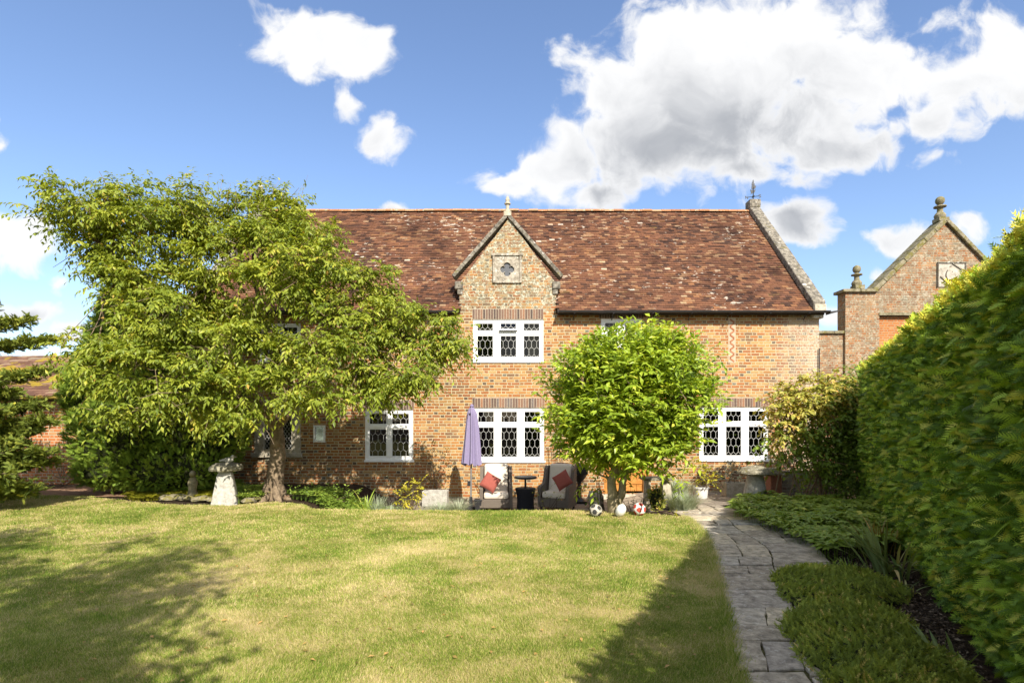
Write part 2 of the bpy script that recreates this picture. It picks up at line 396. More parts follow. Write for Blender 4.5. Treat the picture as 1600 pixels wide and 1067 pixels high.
BR = brick_material('old_brick', salt=(6.6, 8.3), stain=.55)
BR_GABLE = brick_material('old_brick_lichened', lichen=(3.9, 5.0, 0.85), seed=0.0, stain=0.7)
BR_RED = brick_material('red_brick_lichened', stops=[(0, (0.38, 0.16, 0.07)), (.3, (0.30, 0.12, 0.06)), (.5, (0.40, 0.21, 0.11)), (.7, (0.26, 0.12, 0.07)), (.85, (0.36, 0.24, 0.18)), (.95, (0.2, 0.13, 0.1))],
                        mortar=(0.36, 0.31, 0.23), lichen=(1.0, 3.2, 0.42), seed=0.3, stain=0.6, hdr=0.0)
BR_PANEL = brick_material('orange_brick', stops=[(0, (0.50, 0.19, 0.07)), (.5, (0.44, 0.16, 0.06)), (.8, (0.54, 0.24, 0.1))], mortar=(0.4, 0.3, 0.2), seed=0.5)
BR_OUT = brick_material('outbuilding_brick', stops=[(0, (0.50, 0.18, 0.07)), (.4, (0.42, 0.14, 0.06)), (.7, (0.5, 0.26, 0.13)), (.9, (0.3, 0.14, 0.08))], mortar=(0.5, 0.42, 0.32), seed=0.7)
COPING = stone_material('weathered_coping', [(0.3, (0.05, 0.045, 0.04)), (0.45, (0.14, 0.125, 0.10)), (0.58, (0.28, 0.25, 0.2)), (0.75, (0.40, 0.37, 0.31))], 9, (7, 0.60, (0.62, 0.60, 0.55)), moss=0.04)
STONE = stone_material('pale_limestone', [(0.3, (0.30, 0.26, 0.19)), (0.5, (0.47, 0.42, 0.32)), (0.7, (0.60, 0.55, 0.45))], 12, (16, 0.60, (0.24, 0.2, 0.13)))
STADDLE = stone_material('staddle_stone', [(0.3, (0.26, 0.24, 0.20)), (0.5, (0.42, 0.40, 0.35)), (0.72, (0.58, 0.56, 0.50))], 14, (22, 0.64, (0.34, 0.32, 0.25)))
STADCAP = stone_material('staddle_cap', [(0.3, (0.09, 0.08, 0.055)), (0.5, (0.22, 0.20, 0.14)), (0.7, (0.42, 0.39, 0.30))], 12, (8, 0.58, (0.52, 0.5, 0.42)), moss=0.05)
MOSSY = stone_material('mossy_stone', [(0.3, (0.10, 0.09, 0.05)), (0.5, (0.24, 0.21, 0.13)), (0.7, (0.40, 0.36, 0.27))], 9, (10, 0.6, (0.5, 0.47, 0.38)), moss=0.12)
m, t, out = material('clay_tiles'); p = t.pos()
col = t.ramp(t.attr('v'), [(0, (0.06, 0.034, 0.027)), (0.2, (0.11, 0.055, 0.036)), (0.4, (0.16, 0.075, 0.043)), (0.55, (0.19, 0.09, 0.052)), (0.68, (0.13, 0.062, 0.042)), (0.8, (0.25, 0.125, 0.062)), (0.9, (0.27, 0.17, 0.10)), (0.96, (0.42, 0.30, 0.19)), (1.0, (0.47, 0.41, 0.34))])
col = t.mix(0.9, col, t.ramp(t.noise(p, 0.75, 6, 0.65), [(0.34, (0.52, 0.50, 0.53)), (0.5, (1.0, 0.98, 0.95)), (0.66, (1.12, 1.05, 0.98))]), 'MULTIPLY')
col = t.mix(0.7, col, t.ramp(t.noise(p, 22, 5, 0.65), [(0.3, 0.55), (0.7, 1.3)]), 'MULTIPLY')
q = t.vm('MULTIPLY', p, (0.6, 1.0, 1.0)); drift = t.m('MULTIPLY', t.m('SUBTRACT', t.noise(t.vm('ADD', p, (9, 3, 1)), 0.5, 4, 0.6), 0.5), 0.42)
lk = t.m('ADD', t.noise(q, 9.0, 6, 0.6), drift); col = t.mix(t.mapr(lk, 0.655, 0.69, 0, 0.8), col, (0.56, 0.50, 0.41))
mk_ = t.m('ADD', t.noise(t.vm('ADD', q, (4, 7, 2)), 4.0, 6, 0.65), t.m('MULTIPLY', drift, -0.8)); col = t.mix(t.mapr(mk_, 0.64, 0.72, 0, 0.5), col, (0.20, 0.15, 0.05))
principled(t, out, col, 0.88, t.bump(t.noise(p, 44, 5), 0.6, 0.006), 0.15); TILE = m
RIDGE = attr_material('ridge_tiles', [(0, (0.30, 0.14, 0.07)), (0.5, (0.40, 0.18, 0.08)), (1, (0.44, 0.26, 0.14))], 'LINEAR', 0.85, 0.15, 0.006, 18, (9, 0.56, (0.42, 0.37, 0.24)))
TILE_MOSS = attr_material('mossy_tiles', [(0, (0.13, 0.07, 0.05)), (0.4, (0.2, 0.11, 0.075)), (0.75, (0.28, 0.19, 0.13)), (0.9, (0.3, 0.26, 0.2)), (1, (0.5, 0.47, 0.42))], 'LINEAR', 0.9, 0.1, 0.01, 14, (1.1, 0.50, (0.34, 0.25, 0.03), .85))
DARKBRICK = attr_material('dark_header_bricks', [(0, (0.10, 0.075, 0.065)), (0.4, (0.19, 0.12, 0.09)), (0.7, (0.27, 0.15, 0.095)), (0.9, (0.16, 0.14, 0.13)), (1, (0.32, 0.16, 0.09))], 'LINEAR', 0.9, .15, .004)
MORTAR = plain('mortar', (0.46, 0.39, 0.29), 0.95, 0.1, var=.25)
WHITE = plain('white_paint', (0.82, 0.82, 0.80), 0.35, 0.4, var=.03, scale=6)
WEATHERED = stone_material('weathered_panel', [(0.3, (0.14, 0.12, 0.09)), (0.46, (0.30, 0.26, 0.20)), (0.6, (0.46, 0.41, 0.33))], 9, (11, 0.57, (0.58, 0.56, 0.49)))
LEAD = plain('window_leading', (0.40, 0.40, 0.38), 0.5, 0.4, var=.1)
BLACKM = plain('black_metal', (0.02, 0.02, 0.022), 0.45, 0.5, var=.2)
GUTTER = plain('black_gutter', (0.035, 0.033, 0.032), 0.4, 0.4, var=.25, scale=6)
FASCIA = plain('dark_eaves_board', (0.06, 0.045, 0.035), 0.8, 0.2, var=.3)
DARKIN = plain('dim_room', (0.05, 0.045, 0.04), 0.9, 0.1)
CURTAIN = plain('cream_curtain', (0.62, 0.57, 0.48), 0.9, 0.1, bump=.004)
WOODDOOR = stone_material('varnished_oak', [(0.3, (0.36, 0.15, 0.035)), (0.5, (0.48, 0.21, 0.05)), (0.7, (0.58, 0.28, 0.08))], 6, rough=.45, bumpd=.002)
BARK = stone_material('flaky_bark', [(0.3, (0.09, 0.065, 0.045)), (0.5, (0.21, 0.155, 0.10)), (0.72, (0.38, 0.29, 0.19))], 10, (5, 0.62, (0.2, 0.12, 0.07)), bumpd=.02)
TWIG = plain('twig_bark', (0.22, 0.16, 0.10), 0.85, 0.15, var=.3)
TWIGD = plain('dark_twig_bark', (0.11, 0.08, 0.055), 0.85, 0.15, var=.3)
BAYBARK = stone_material('smooth_bark', [(0.3, (0.20, 0.16, 0.09)), (0.6, (0.36, 0.30, 0.19)), (0.8, (0.45, 0.38, 0.26))], 9, bumpd=.008)
# glass: clear pane that reflects the garden
m, t, out = material('window_glass')
fr = t.n('ShaderNodeFresnel', {'IOR': 1.5}); tp = t.n('ShaderNodeBsdfTransparent', {'Color': (0.5, 0.52, 0.5, 1)}); gl = t.n('ShaderNodeBsdfGlossy', {'Roughness': 0.02, 'Color': (1, 1, 1, 1)})
t.set(gl, 'Normal', t.bump(t.noise(t.obj(), 3.0, 2), 0.15, 0.02))
mx = t.n('ShaderNodeMixShader'); t.L.new(t.m('ADD', t.m('MULTIPLY', fr.outputs[0], 1.0), 0.0, clamp=True), mx.inputs[0]); t.L.new(tp.outputs[0], mx.inputs[1]); t.L.new(gl.outputs[0], mx.inputs[2]); t.L.new(mx.outputs[0], out.inputs[0])
GLASS = m
m, t, out = material('mirror_pane'); principled(t, out, (0.25, 0.27, 0.22), 0.08, None, 0.9, 0.6); MIRROR = m
# foliage
L_CHERRY = leaf_material('cherry_leaves', [(0, (0.109, 0.187, 0.022)), (0.35, (0.193, 0.287, 0.036)), (0.65, (0.310, 0.416, 0.060)), (0.9, (0.465, 0.530, 0.090)), (1, (0.465, 0.344, 0.096))], 0.38)
L_BAY = leaf_material('laurel_leaves', [(0, (0.121, 0.227, 0.021)), (0.4, (0.243, 0.404, 0.039)), (0.75, (0.416, 0.597, 0.065)), (1, (0.659, 0.750, 0.130))], 0.34, 0.38, 0.45)
L_CONIF = leaf_material('cypress_sprays', [(0, (0.074, 0.151, 0.029)), (0.45, (0.184, 0.328, 0.052)), (0.8, (0.341, 0.491, 0.082)), (1, (0.525, 0.628, 0.122))], 0.15, 0.6, 0.2)
L_HEDGE = leaf_material('hedge_sprays', [(0, (0.035, 0.08, 0.014)), (0.3, (0.09, 0.19, 0.025)), (0.55, (0.19, 0.37, 0.042)), (0.78, (0.38, 0.60, 0.075)), (0.84, (0.46, 0.54, 0.10)), (0.90, (0.60, 0.62, 0.07)), (1, (0.68, 0.64, 0.06))], 0.14, 0.55, 0.3, tint=(1.3, 1.25, 0.3))  # last stops: golden tips, with the rim's sunlight put into the colour
L_CEDAR = leaf_material('cedar_needles', [(0, (0.073, 0.127, 0.032)), (0.5, (0.182, 0.266, 0.054)), (0.85, (0.363, 0.439, 0.081)), (1, (0.678, 0.693, 0.108))], 0.15, 0.6, 0.2)
L_SHRUB = leaf_material('viburnum_leaves', [(0, (0.096, 0.147, 0.031)), (0.4, (0.230, 0.293, 0.054)), (0.7, (0.422, 0.450, 0.108)), (0.9, (0.634, 0.586, 0.200)), (1, (0.538, 0.332, 0.139))], 0.3)
L_COVER = leaf_material('broad_green_leaves', [(0, (0.095, 0.190, 0.036)), (0.5, (0.209, 0.361, 0.063)), (0.85, (0.361, 0.532, 0.108)), (1, (0.570, 0.646, 0.162))], 0.3, 0.42, 0.4)
L_JUNI = leaf_material('heath_foliage', [(0, (0.116, 0.174, 0.041)), (0.5, (0.246, 0.362, 0.071)), (0.85, (0.435, 0.551, 0.112)), (1, (0.750, 0.667, 0.291))], 0.2, 0.6, 0.2)
L_YELLOW = leaf_material('golden_leaves', [(0, (0.25, 0.30, 0.03)), (0.5, (0.46, 0.48, 0.05)), (1, (0.62, 0.58, 0.10))], 0.35)
L_SILVER = leaf_material('silver_foliage', [(0, (0.208, 0.247, 0.156)), (0.5, (0.364, 0.403, 0.273)), (1, (0.546, 0.546, 0.429))], 0.2, warm=(.95, 1.0, .95))
L_DRY = leaf_material('dry_climber', [(0, (0.130, 0.130, 0.036)), (0.5, (0.286, 0.234, 0.084)), (1, (0.546, 0.390, 0.180))], 0.25)
L_IRIS = leaf_material('iris_blades', [(0, (0.105, 0.195, 0.075)), (0.6, (0.225, 0.330, 0.150)), (1, (0.570, 0.540, 0.300))], 0.25)
L_GRASS = None
def lawn_nodes(t, p):
    x, y, z = t.sep(p)[:3]
    q = t.xyz(x, t.m('MULTIPLY', y, 1.0), 0.0)
    a = t.noise(q, 0.55, 5, 0.62, 0.5); b = t.noise(t.vm('ADD', q, (31.0, 7.0, 0)), 2.6, 5, 0.65)
    f = t.m('ADD', t.m('MULTIPLY', a, 0.62), t.m('MULTIPLY', b, 0.38))
    return f
m, t, out = material('grass_blades'); p = t.pos(); f = lawn_nodes(t, p)
f2 = t.m('ADD', t.m('ADD', f, 0.008), t.m('MULTIPLY', t.m('SUBTRACT', t.attr('v'), 0.5), 0.30))
col = t.ramp(f2, [(0.30, (0.13, 0.22, 0.025)), (0.43, (0.26, 0.36, 0.045)), (0.50, (0.40, 0.42, 0.085)), (0.56, (0.56, 0.49, 0.19)), (0.68, (0.70, 0.58, 0.31))])
b = principled(t, None, col, 0.6, None, 0.2); tr = t.n('ShaderNodeBsdfTranslucent', {'Color': col}); mx = t.n('ShaderNodeMixShader', {0: 0.35})
t.L.new(b, mx.inputs[1]); t.L.new(tr.outputs[0], mx.inputs[2]); t.L.new(mx.outputs[0], out.inputs[0]); L_GRASS = m
m, t, out = material('lawn_turf'); p = t.pos(); f = lawn_nodes(t, p)
f2 = t.m('ADD', f, t.m('MULTIPLY', t.m('SUBTRACT', t.noise(p, 38, 5, 0.7), 0.5), 0.35))
col = t.ramp(f2, [(0.30, (0.08, 0.13, 0.018)), (0.43, (0.17, 0.20, 0.035)), (0.50, (0.27, 0.26, 0.065)), (0.56, (0.42, 0.35, 0.14)), (0.68, (0.55, 0.43, 0.23))])
principled(t, out, col, 0.95, t.bump(t.noise(p, 70, 6, 0.75), 0.9, 0.03), 0.1); TURF = m
m, t, out = material('soil'); p = t.pos()
col = t.ramp(t.noise(p, 18, 8, 0.75), [(0.3, (0.02, 0.014, 0.009)), (0.5, (0.055, 0.038, 0.025)), (0.62, (0.10, 0.07, 0.045)), (0.75, (0.20, 0.15, 0.10))])
principled(t, out, col, 0.97, t.bump(t.noise(p, 30, 8, 0.75), 1.0, 0.05), 0.1); SOIL = m
m, t, out = material('patio_paving'); p = t.pos()
bt = t.n('ShaderNodeTexBrick', {'Vector': t.vm('MULTIPLY', p, (1, 1, 0)), 'Color1': (0.34, 0.29, 0.22, 1), 'Color2': (0.24, 0.20, 0.16, 1), 'Mortar': (0.08, 0.07, 0.05, 1), 'Scale': 1.0, 'Mortar Size': 0.014, 'Brick Width': 0.6, 'Row Height': 0.45})
col = t.mix(0.7, bt.outputs[0], t.ramp(t.noise(p, 10, 7, 0.7), [(0.3, 0.5), (0.7, 1.35)]), 'MULTIPLY')
principled(t, out, col, 0.9, t.bump(t.noise(p, 20, 6), 0.5, 0.01), 0.15); PAVE = m
m, t, out = material('path_flagstone'); p = t.pos()
col = t.ramp(t.attr('v'), [(0, (0.30, 0.255, 0.20)), (0.3, (0.45, 0.385, 0.29)), (0.6, (0.38, 0.335, 0.28)), (0.8, (0.58, 0.49, 0.35)), (1, (0.36, 0.34, 0.31))])
col = t.mix(0.85, col, t.ramp(t.noise(p, 9, 9, 0.74, 0.4), [(0.32, 0.28), (0.5, 0.95), (0.66, 1.6)]), 'MULTIPLY')
col = t.mix(t.mapr(t.noise(p, 15, 8, 0.78), 0.56, 0.62, 0, .75), col, (0.66, 0.62, 0.54))
col = t.mix(t.mapr(t.noise(p, 4, 6, 0.7), 0.58, 0.70, 0, .6), col, (0.085, 0.08, 0.05))
principled(t, out, col, 0.88, t.bump(t.noise(p, 26, 9, 0.72), 0.9, 0.012), 0.25); FLAG = m
m, t, out = material('path_joints'); p = t.pos()
col = t.ramp(t.noise(p, 12, 7, 0.7), [(0.35, (0.035, 0.028, 0.018)), (0.55, (0.09, 0.085, 0.035)), (0.7, (0.16, 0.15, 0.07))])
principled(t, out, col, 0.97, t.bump(t.noise(p, 40, 6, 0.7), 0.9, 0.02), 0.1); JOINT = m
# ---------------------------------------------------------------- ground
gx = np.unique(np.concatenate([[-600, -300, -150, -80, -45, -28], np.arange(-18, 20.01, 0.25), [28, 45, 80, 150, 300, 600]]))
gy = np.unique(np.concatenate([[-300, -120, -50, -20, -10], np.arange(-4, 24.01, 0.25), [30, 45, 80, 150, 300, 900]]))
def grid_mesh(gx, gy, zf, mb=None, keep=None):
    X, Y = np.meshgrid(gx, gy, indexing='ij'); Z = zf(X, Y); n, m_ = X.shape
    v = np.stack([X, Y, Z], -1).reshape(-1, 3); i = np.arange(n - 1)[:, None] * m_; j = np.arange(m_ - 1)[None]
    f = np.stack([i + j, i + m_ + j, i + m_ + j + 1, i + j + 1], -1).reshape(-1, 4)
    if keep is not None: f = f[keep(v[f].mean(1))]
    mb = mb or MB(); mb.raw(v, f); return mb
struct(grid_mesh(gx, gy, lambda x, y: ground_z(x, y) - 0.035), 'ground', SOIL, smooth=True)
# path edges (place coordinates)
PL = np.array([(-2.5, -.9), (1.0, .72), (3.71, 1.50), (4.9, 1.86), (5.9, 2.16), (7.2, 2.56), (8.6, 2.90), (9.7, 3.02), (10.6, 3.0), (12.2, 3.25)])   # (y, x)
def path_left(y): return np.interp(y, PL[:, 0], PL[:, 1])
def path_w(y): return np.interp(y, [-2, 3.7, 6, 8, 10, 12.2], [1.15, 1.15, 1.30, 1.45, 1.55, 1.1])
# lawn far edge as a function of x
LE = np.array([(-30, 13.0), (-12.3, 12.95), (-9.6, 12.7), (-8.2, 11.9), (-6.8, 11.35), (-5.6, 11.2), (-4.9, 11.7), (-4.2, 11.4), (-3.4, 10.9), (-2.6, 10.72), (1.5, 10.70), (2.3, 10.45), (3.0, 10.0), (3.1, 9.9)])
def lawn_far(x): return np.interp(x, LE[:, 0], LE[:, 1])
def in_lawn(x, y, pad=0.0):
    wob = (vnoise(np.stack([x, y], -1), 2.2, 5, 2) - .5) * .22
    wob2 = (vnoise(np.stack([x, y], -1), 7, 8, 2) - .5) * .10
    return (x < path_left(y) - 0.02 + wob2 - pad) & (y < lawn_far(x) + wob - pad)
lm = grid_mesh(np.unique(np.concatenate([[-30, -24, -18], np.arange(-15, 3.4, .1)])), np.unique(np.concatenate([[-12, -6], np.arange(-3, 13.2, .1)])),
               lambda x, y: ground_z(x, y) + 0.0, keep=lambda c: in_lawn(c[:, 0], c[:, 1]))
struct(lm, 'lawn', TURF, smooth=True)

# grass blades
def grass_field(n, y0, y1, L, W, seed, x0f=-1.02, x1f=.5):
    rng = np.random.default_rng(seed)
    y = y0 + (y1 - y0) * rng.random(n); xl = y * x0f - .2; xr = np.minimum(y * x1f + .2, 3.1); x = xl + (xr - xl) * rng.random(n)
    k = in_lawn(x, y, -0.015); x, y = x[k], y[k]; n = len(x)
    pos = np.stack([x, y, ground_z(x, y) - 0.004], -1)
    lay = nrmz(np.stack([vnoise(np.stack([x, y], -1), .8, 21, 2) - .5, vnoise(np.stack([x, y], -1), .8, 22, 2) - .5, np.zeros(n)], -1))
    ax = rng.normal(size=(n, 3)) * (.45, .45, .15) + np.array([0, 0, 1.0]) + lay * .35; ax = nrmz(ax)
    sd_ = rng.normal(size=(n, 3)) * (1, .6, 0); sd_ = nrmz(sd_)
    tall = .55 + .8 * vnoise(np.stack([x, y], -1), 3.2, 9, 3)
    LL = L * (.5 + .8 * rng.random(n)) * tall
    return pos, ax, sd_, LL, W * (.7 + .6 * rng.random(n)), rng.random(n)
mb = MB()
blades(mb, *grass_field(230000, 3.2, 5.2, .030, .0042, 1)); blades(mb, *grass_field(170000, 5.2, 8.0, .031, .0065, 2)); blades(mb, *grass_field(130000, 8.0, 13.2, .035, .011, 3, -1.0, .4))
tag(mb.build('grass', L_GRASS), 'short mown lawn grass, green with straw coloured dry patches', 'grass', kind='stuff')
# small fringe where the turf meets the flags
rng = np.random.default_rng(77); n = 9000; y = 3.2 + 6.8 * rng.random(n) ** 1.3; x = path_left(y) + rng.normal(size=n) * .035 - .01
mb = MB(); blades(mb, np.stack([x, y, ground_z(x, y) + .0], -1), nrmz(rng.normal(size=(n, 3)) * (.6, .4, .1) + (0.25, 0, .8)), nrmz(rng.normal(size=(n, 3)) * (1, .5, 0)), .035 + .045 * rng.random(n), .006, rng.random(n))
tag(mb.build('edge_grass', L_GRASS), 'longer grass fringe along the left edge of the flagstone path', 'grass', kind='stuff')

# ---------------------------------------------------------------- flagstone path
def pxy(y, u):                     # u 0..1 across the path
    return path_left(y) + u * path_w(y)
mb = MB(); jb = MB()
ys = np.arange(-2.4, 12.21, .1)
v = []; 
for yy in ys:
    for u in (0, .33, .66, 1.0): v.append((pxy(yy, u) + (0.02 if u else -.0), yy, ground_z(pxy(yy, u), yy) - .004))
v = np.array(v, float).reshape(-1, 3); f = [(i * 4 + j, i * 4 + j + 1, i * 4 + j + 5, i * 4 + j + 4) for i in range(len(ys) - 1) for j in range(3)]
jb.raw(v, f); struct(jb, 'path_bed', JOINT)
rr = random.Random(5)
cols = [(0.0, 0.47), (0.47, 1.0)]
ends = [[], []]
def joint(y): return 0.46 + 0.055 * math.sin(y * 1.1 + .6) + .03 * math.sin(y * 2.7)
for ci in (0, 1):
    y = -2.3 - rr.random() * .4
    while y < 12.0:
        ln = rr.uniform(.30, .58) if y < 6.8 else rr.uniform(.38, .75)
        y1 = min(y + ln, 12.2); g_ = .006 + rr.random() * .009
        sk0, sk1 = rr.uniform(-.07, .07), rr.uniform(-.07, .07)
        parts = [(0, joint)] if ci == 0 else [(joint, 1)]
        if (y > 6.0 and rr.random() < .7) or rr.random() < .22:
            s_ = rr.uniform(.4, .6); parts = [(0, s_), (s_, 1)]
        else: parts = [(0, 1)]
        for (a0, a1) in parts:
            def U(q, yy):
                lo, hi = (0.0, joint(yy)) if ci == 0 else (joint(yy), 1.0)
                return lo + q * (hi - lo)
            gg = g_ / 1.2
            top = []
            ring = [(a0, y + sk0 * a0 + g_), (a1, y + sk0 * a1 + g_), (a1, (y + y1) / 2), (a1, y1 + sk1 * a1 - g_), (a0, y1 + sk1 * a0 - g_), (a0, (y + y1) / 2)]
            # add irregularity along each edge
            pts = []
            for k in range(6):
                q0 = ring[k]; q1 = ring[(k + 1) % 6]
                for tt in (0, .33, .66):
                    qq = q0[0] + (q1[0] - q0[0]) * tt; yy = q0[1] + (q1[1] - q0[1]) * tt
                    uu_ = U(qq, yy); inset = gg if qq < .01 else (-gg if qq > .99 else 0)
                    if a0 > 0 and abs(qq - a0) < .01: inset = gg
                    if a1 < 1 and abs(qq - a1) < .01: inset = -gg
                    X = float(pxy(yy, uu_)) + inset; pts.append((X + rr.gauss(0, .006), yy + rr.gauss(0, .006)))
            h = rr.uniform(.008, .022); tx, ty = rr.gauss(0, .008), rr.gauss(0, .008)
            cx = sum(q[0] for q in pts) / len(pts); cy = sum(q[1] for q in pts) / len(pts); gzc = gz(cx, cy)
            slope = (gz(cx, cy + .2) - gz(cx, cy - .2)) / .4
            n_ = len(pts); a = rr.random()
            zt = lambda X, Y: gzc + slope * (Y - cy) + h + tx * (X - cx) + ty * (Y - cy)
            inn = [(cx + (X - cx) * .965, cy + (Y - cy) * .965) for X, Y in pts]
            V_ = [(X, Y, zt(X, Y)) for X, Y in inn] + [(X, Y, zt(X, Y) - .007) for X, Y in pts] + [(X, Y, zt(X, Y) - .05) for X, Y in pts]
            mb.raw(V_, [list(range(n_))], a)
            for o_ in (0, n_): mb.raw(V_, [(o_ + (i + 1) % n_, o_ + i, o_ + n_ + i, o_ + n_ + (i + 1) % n_) for i in range(n_)], a)
        y = y1
struct(mb, 'path', FLAG)
# patio sheet between the lawn bank and the house
def patz(x, y): return ground_z(x, y) - .004
struct(grid_mesh(np.arange(-3.3, 8.4, .3), np.unique(np.concatenate([np.arange(11.35, 15.3, .25), [15.28]])), patz,
                 keep=lambda c: (c[:, 0] < 2.9) | (c[:, 1] > 12.0)), 'patio', PAVE, smooth=True)
# trodden earth strip by the outbuilding, at the far left
struct(grid_mesh(np.arange(-16, -7.4, .25), np.arange(12.6, 14.4, .2), lambda x, y: ground_z(x, y) - .012), 'earth_strip', plain('trodden_earth', (0.26, 0.16, 0.10), .95, .1, var=.4, scale=7, bump=.02))

# ---------------------------------------------------------------- the house
FY = 15.3; XL, XR = -8.55, 8.26; GZ = -0.62
def fx(px): return (px - 800) / F * FY
def fz(py): return CH - (py - 655) / F * FY
RY0, RZ0, RYR, RZR = 15.06, 4.56, 19.25, 8.72
SL = (RZR - RZ0) / (RYR - RY0)
BY = 2 * RYR - FY
DCX = -0.12; DAP = 7.20; DX0, DX1 = fx(718), fx(869); DSL = 1.36     # dormer gable
house = thing('house', 'long two storey old brick house with clay tile roof, central gable and white leaded windows', 'house', (DCX, FY, -0.4))
WINS = dict(W1=(739, 849.5, 499, 565), W2=(740.5, 850.5, 637, 721), W3=(570, 645.5, 640, 720), W4=(1093, 1201, 636, 719), W5=(939, 1003, 498, 566),
            W6=(405, 470, 505, 565), W7=(398, 470, 626, 713), W8=(489.5, 508.5, 664, 691), D=(944, 1010, 668, 771))
OP = {k: (fx(a), fx(b), fz(d), fz(c)) for k, (a, b, c, d) in WINS.items()}
xs = sorted({XL, XR, *[q for o in OP.values() for q in o[:2]]}); zs = sorted({GZ, 4.55, *[q for o in OP.values() for q in o[2:]]})
mb = MB()
for i in range(len(xs) - 1):
    for j in range(len(zs) - 1):
        cx, cz = (xs[i] + xs[i+1]) / 2, (zs[j] + zs[j+1]) / 2
        if any(o[0] < cx < o[1] and o[2] < cz < o[3] for o in OP.values()): continue
        mb.raw([(xs[i], FY, zs[j]), (xs[i+1], FY, zs[j]), (xs[i+1], FY, zs[j+1]), (xs[i], FY, zs[j+1])], [(0, 1, 2, 3)])
for (a, b, c, d) in OP.values():
    e = FY + .14
    mb.raw([(a, FY, c), (b, FY, c), (b, FY, d), (a, FY, d), (a, e, c), (b, e, c), (b, e, d), (a, e, d)], [(0, 4, 5, 1), (1, 5, 6, 2), (2, 6, 7, 3), (3, 7, 4, 0)])
for X in (XL, XR):
    mb.poly([(X, FY, GZ), (X, BY, GZ), (X, BY, 4.3), (X, RYR, RZR - .25), (X, FY, 4.55)], [(0, 1, 2, 3, 4)])
mb.raw([(XL, BY, GZ), (XR, BY, GZ), (XR, BY, 4.5), (XL, BY, 4.5)], [(0, 3, 2, 1)])
mb.build('wall', BR, house)
# gable head, in the same plane and standing on the wall
mb = MB(); kz = fz(443)
mb.sheet([(DX0, 4.551), (DX1, 4.551), (DX1, kz), (DCX + .03, DAP - .1), (DX0, kz)], [], FY, .3); mb.build('gable_wall', BR_GABLE, house)
# main roof
def tiles(mb, O, u, v, n, W_, H_, gauge=.104, tw=.168, ok=None, seed=0, val=None, th=.014, jit=.004):
    O, u, v, n = map(lambda q: np.array(q, float), (O, u, v, n)); rng = np.random.default_rng(seed)
    rows = int(H_ / gauge); colsn = int(W_ / tw) + 1
    I, J = np.meshgrid(np.arange(rows), np.arange(colsn), indexing='ij'); I = I.ravel(); J = J.ravel(); N_ = len(I)
    a0 = (J + .5 * (I % 2) - .25) * tw; a1 = a0 + tw - .003
    a0 = np.clip(a0, 0, W_); a1 = np.clip(a1, 0, W_)
    sagn = lambda a, b: (vnoise(np.stack([a, b], -1), .55, seed + 1, 2) - .5) * .05
    b0 = I * gauge + rng.normal(size=N_) * jit; b1 = b0 + gauge + .045
    k = (a1 - a0) > .02
    c = O + u * ((a0 + a1) / 2)[:, None] + v * ((b0 + b1) / 2)[:, None]
    if ok is not None: k &= ok(c)
    a0, a1, b0, b1, c, I, J = a0[k], a1[k], b0[k], b1[k], c[k], I[k], J[k]; N_ = len(a0)
    tl = rng.normal(size=N_) * .0025; s0 = sagn(a0, b0)
    lo = .026 + s0 + tl; hi = .004 + s0
    co = [(a0, b0, lo - th), (a1, b0, lo - th + tl), (a1, b1, hi - th), (a0, b1, hi - th), (a0, b0, lo), (a1, b0, lo + tl), (a1, b1, hi), (a0, b1, hi)]
    V_ = np.stack([O + u * a[:, None] + v * b[:, None] + n * h[:, None] for a, b, h in co], 1).reshape(-1, 3)
    f = np.array([(4, 5, 6, 7), (0, 1, 5, 4), (1, 2, 6, 5), (3, 0, 4, 7)])[None] + np.arange(N_)[:, None, None] * 8
    a = val(c, rng) if val else rng.random(N_)
    mb.raw(V_, f.reshape(-1, 4), np.repeat(np.clip(a, 0, 1), 4)); return mb
vs = nrmz(np.array([0, RYR - RY0, RZR - RZ0])); ns = np.array([0, -vs[2], vs[1]]); RH = math.hypot(RYR - RY0, RZR - RZ0)
def roof_ok(c):
    dz_ = (DAP - .05) - np.abs(c[:, 0] - DCX) * DSL
    hid = (c[:, 0] > DX0) & (c[:, 0] < DX1) & (c[:, 2] < dz_ + 0.02)
    return ~hid
def roof_val(c, rng):
    n_ = len(c); pt = vnoise(c, 1.1, 4, 3); st = vnoise(c * (1.6, .25, .25), 1.0, 9, 2)
    a = rng.random(n_) * .80 + (pt - .5) * .30 + .04 + (st - .5) * .25
    top = np.clip((c[:, 2] - 4.5) / 4.2, 0, 1)
    a = np.where(rng.random(n_) < .035 + .05 * top, .84 + rng.random(n_) * .08, a)
    whi = rng.random(n_) < (.002 + .010 * vnoise(c, .5, 13, 2) * sstep(-1, 5, c[:, 0]) + .004 * top); a = np.where(whi, .93 + .07 * rng.random(n_), a)
    return a
mb = tiles(MB(), (XL + .1, RY0, RZ0), (1, 0, 0), vs, ns, XR - XL - .2, RH, ok=roof_ok, seed=3, val=roof_val)
roof = mb.build('roof', TILE, house)
mb = MB()   # boarding beneath the tiles, and the rear slope
def slope_quad(x0, x1, off=0.0): return [(x0, RY0, RZ0 - off), (x1, RY0, RZ0 - off), (x1, RYR, RZR - off), (x0, RYR, RZR - off)]
mb.raw(slope_quad(XL + .1, DX0 - .02), [(0, 1, 2, 3)]); mb.raw(slope_quad(DX1 + .02, XR - .1), [(0, 1, 2, 3)])
yk = RY0 + (kz - RZ0) / SL; ya = RY0 + (DAP - RZ0) / SL
mb.raw([(DX0 - .02, yk, kz), (DX1 + .02, yk, kz), (DX1 + .02, RYR, RZR), (DX0 - .02, RYR, RZR), (DCX, ya, DAP)], [(0, 4, 3), (4, 1, 2), (4, 2, 3)])
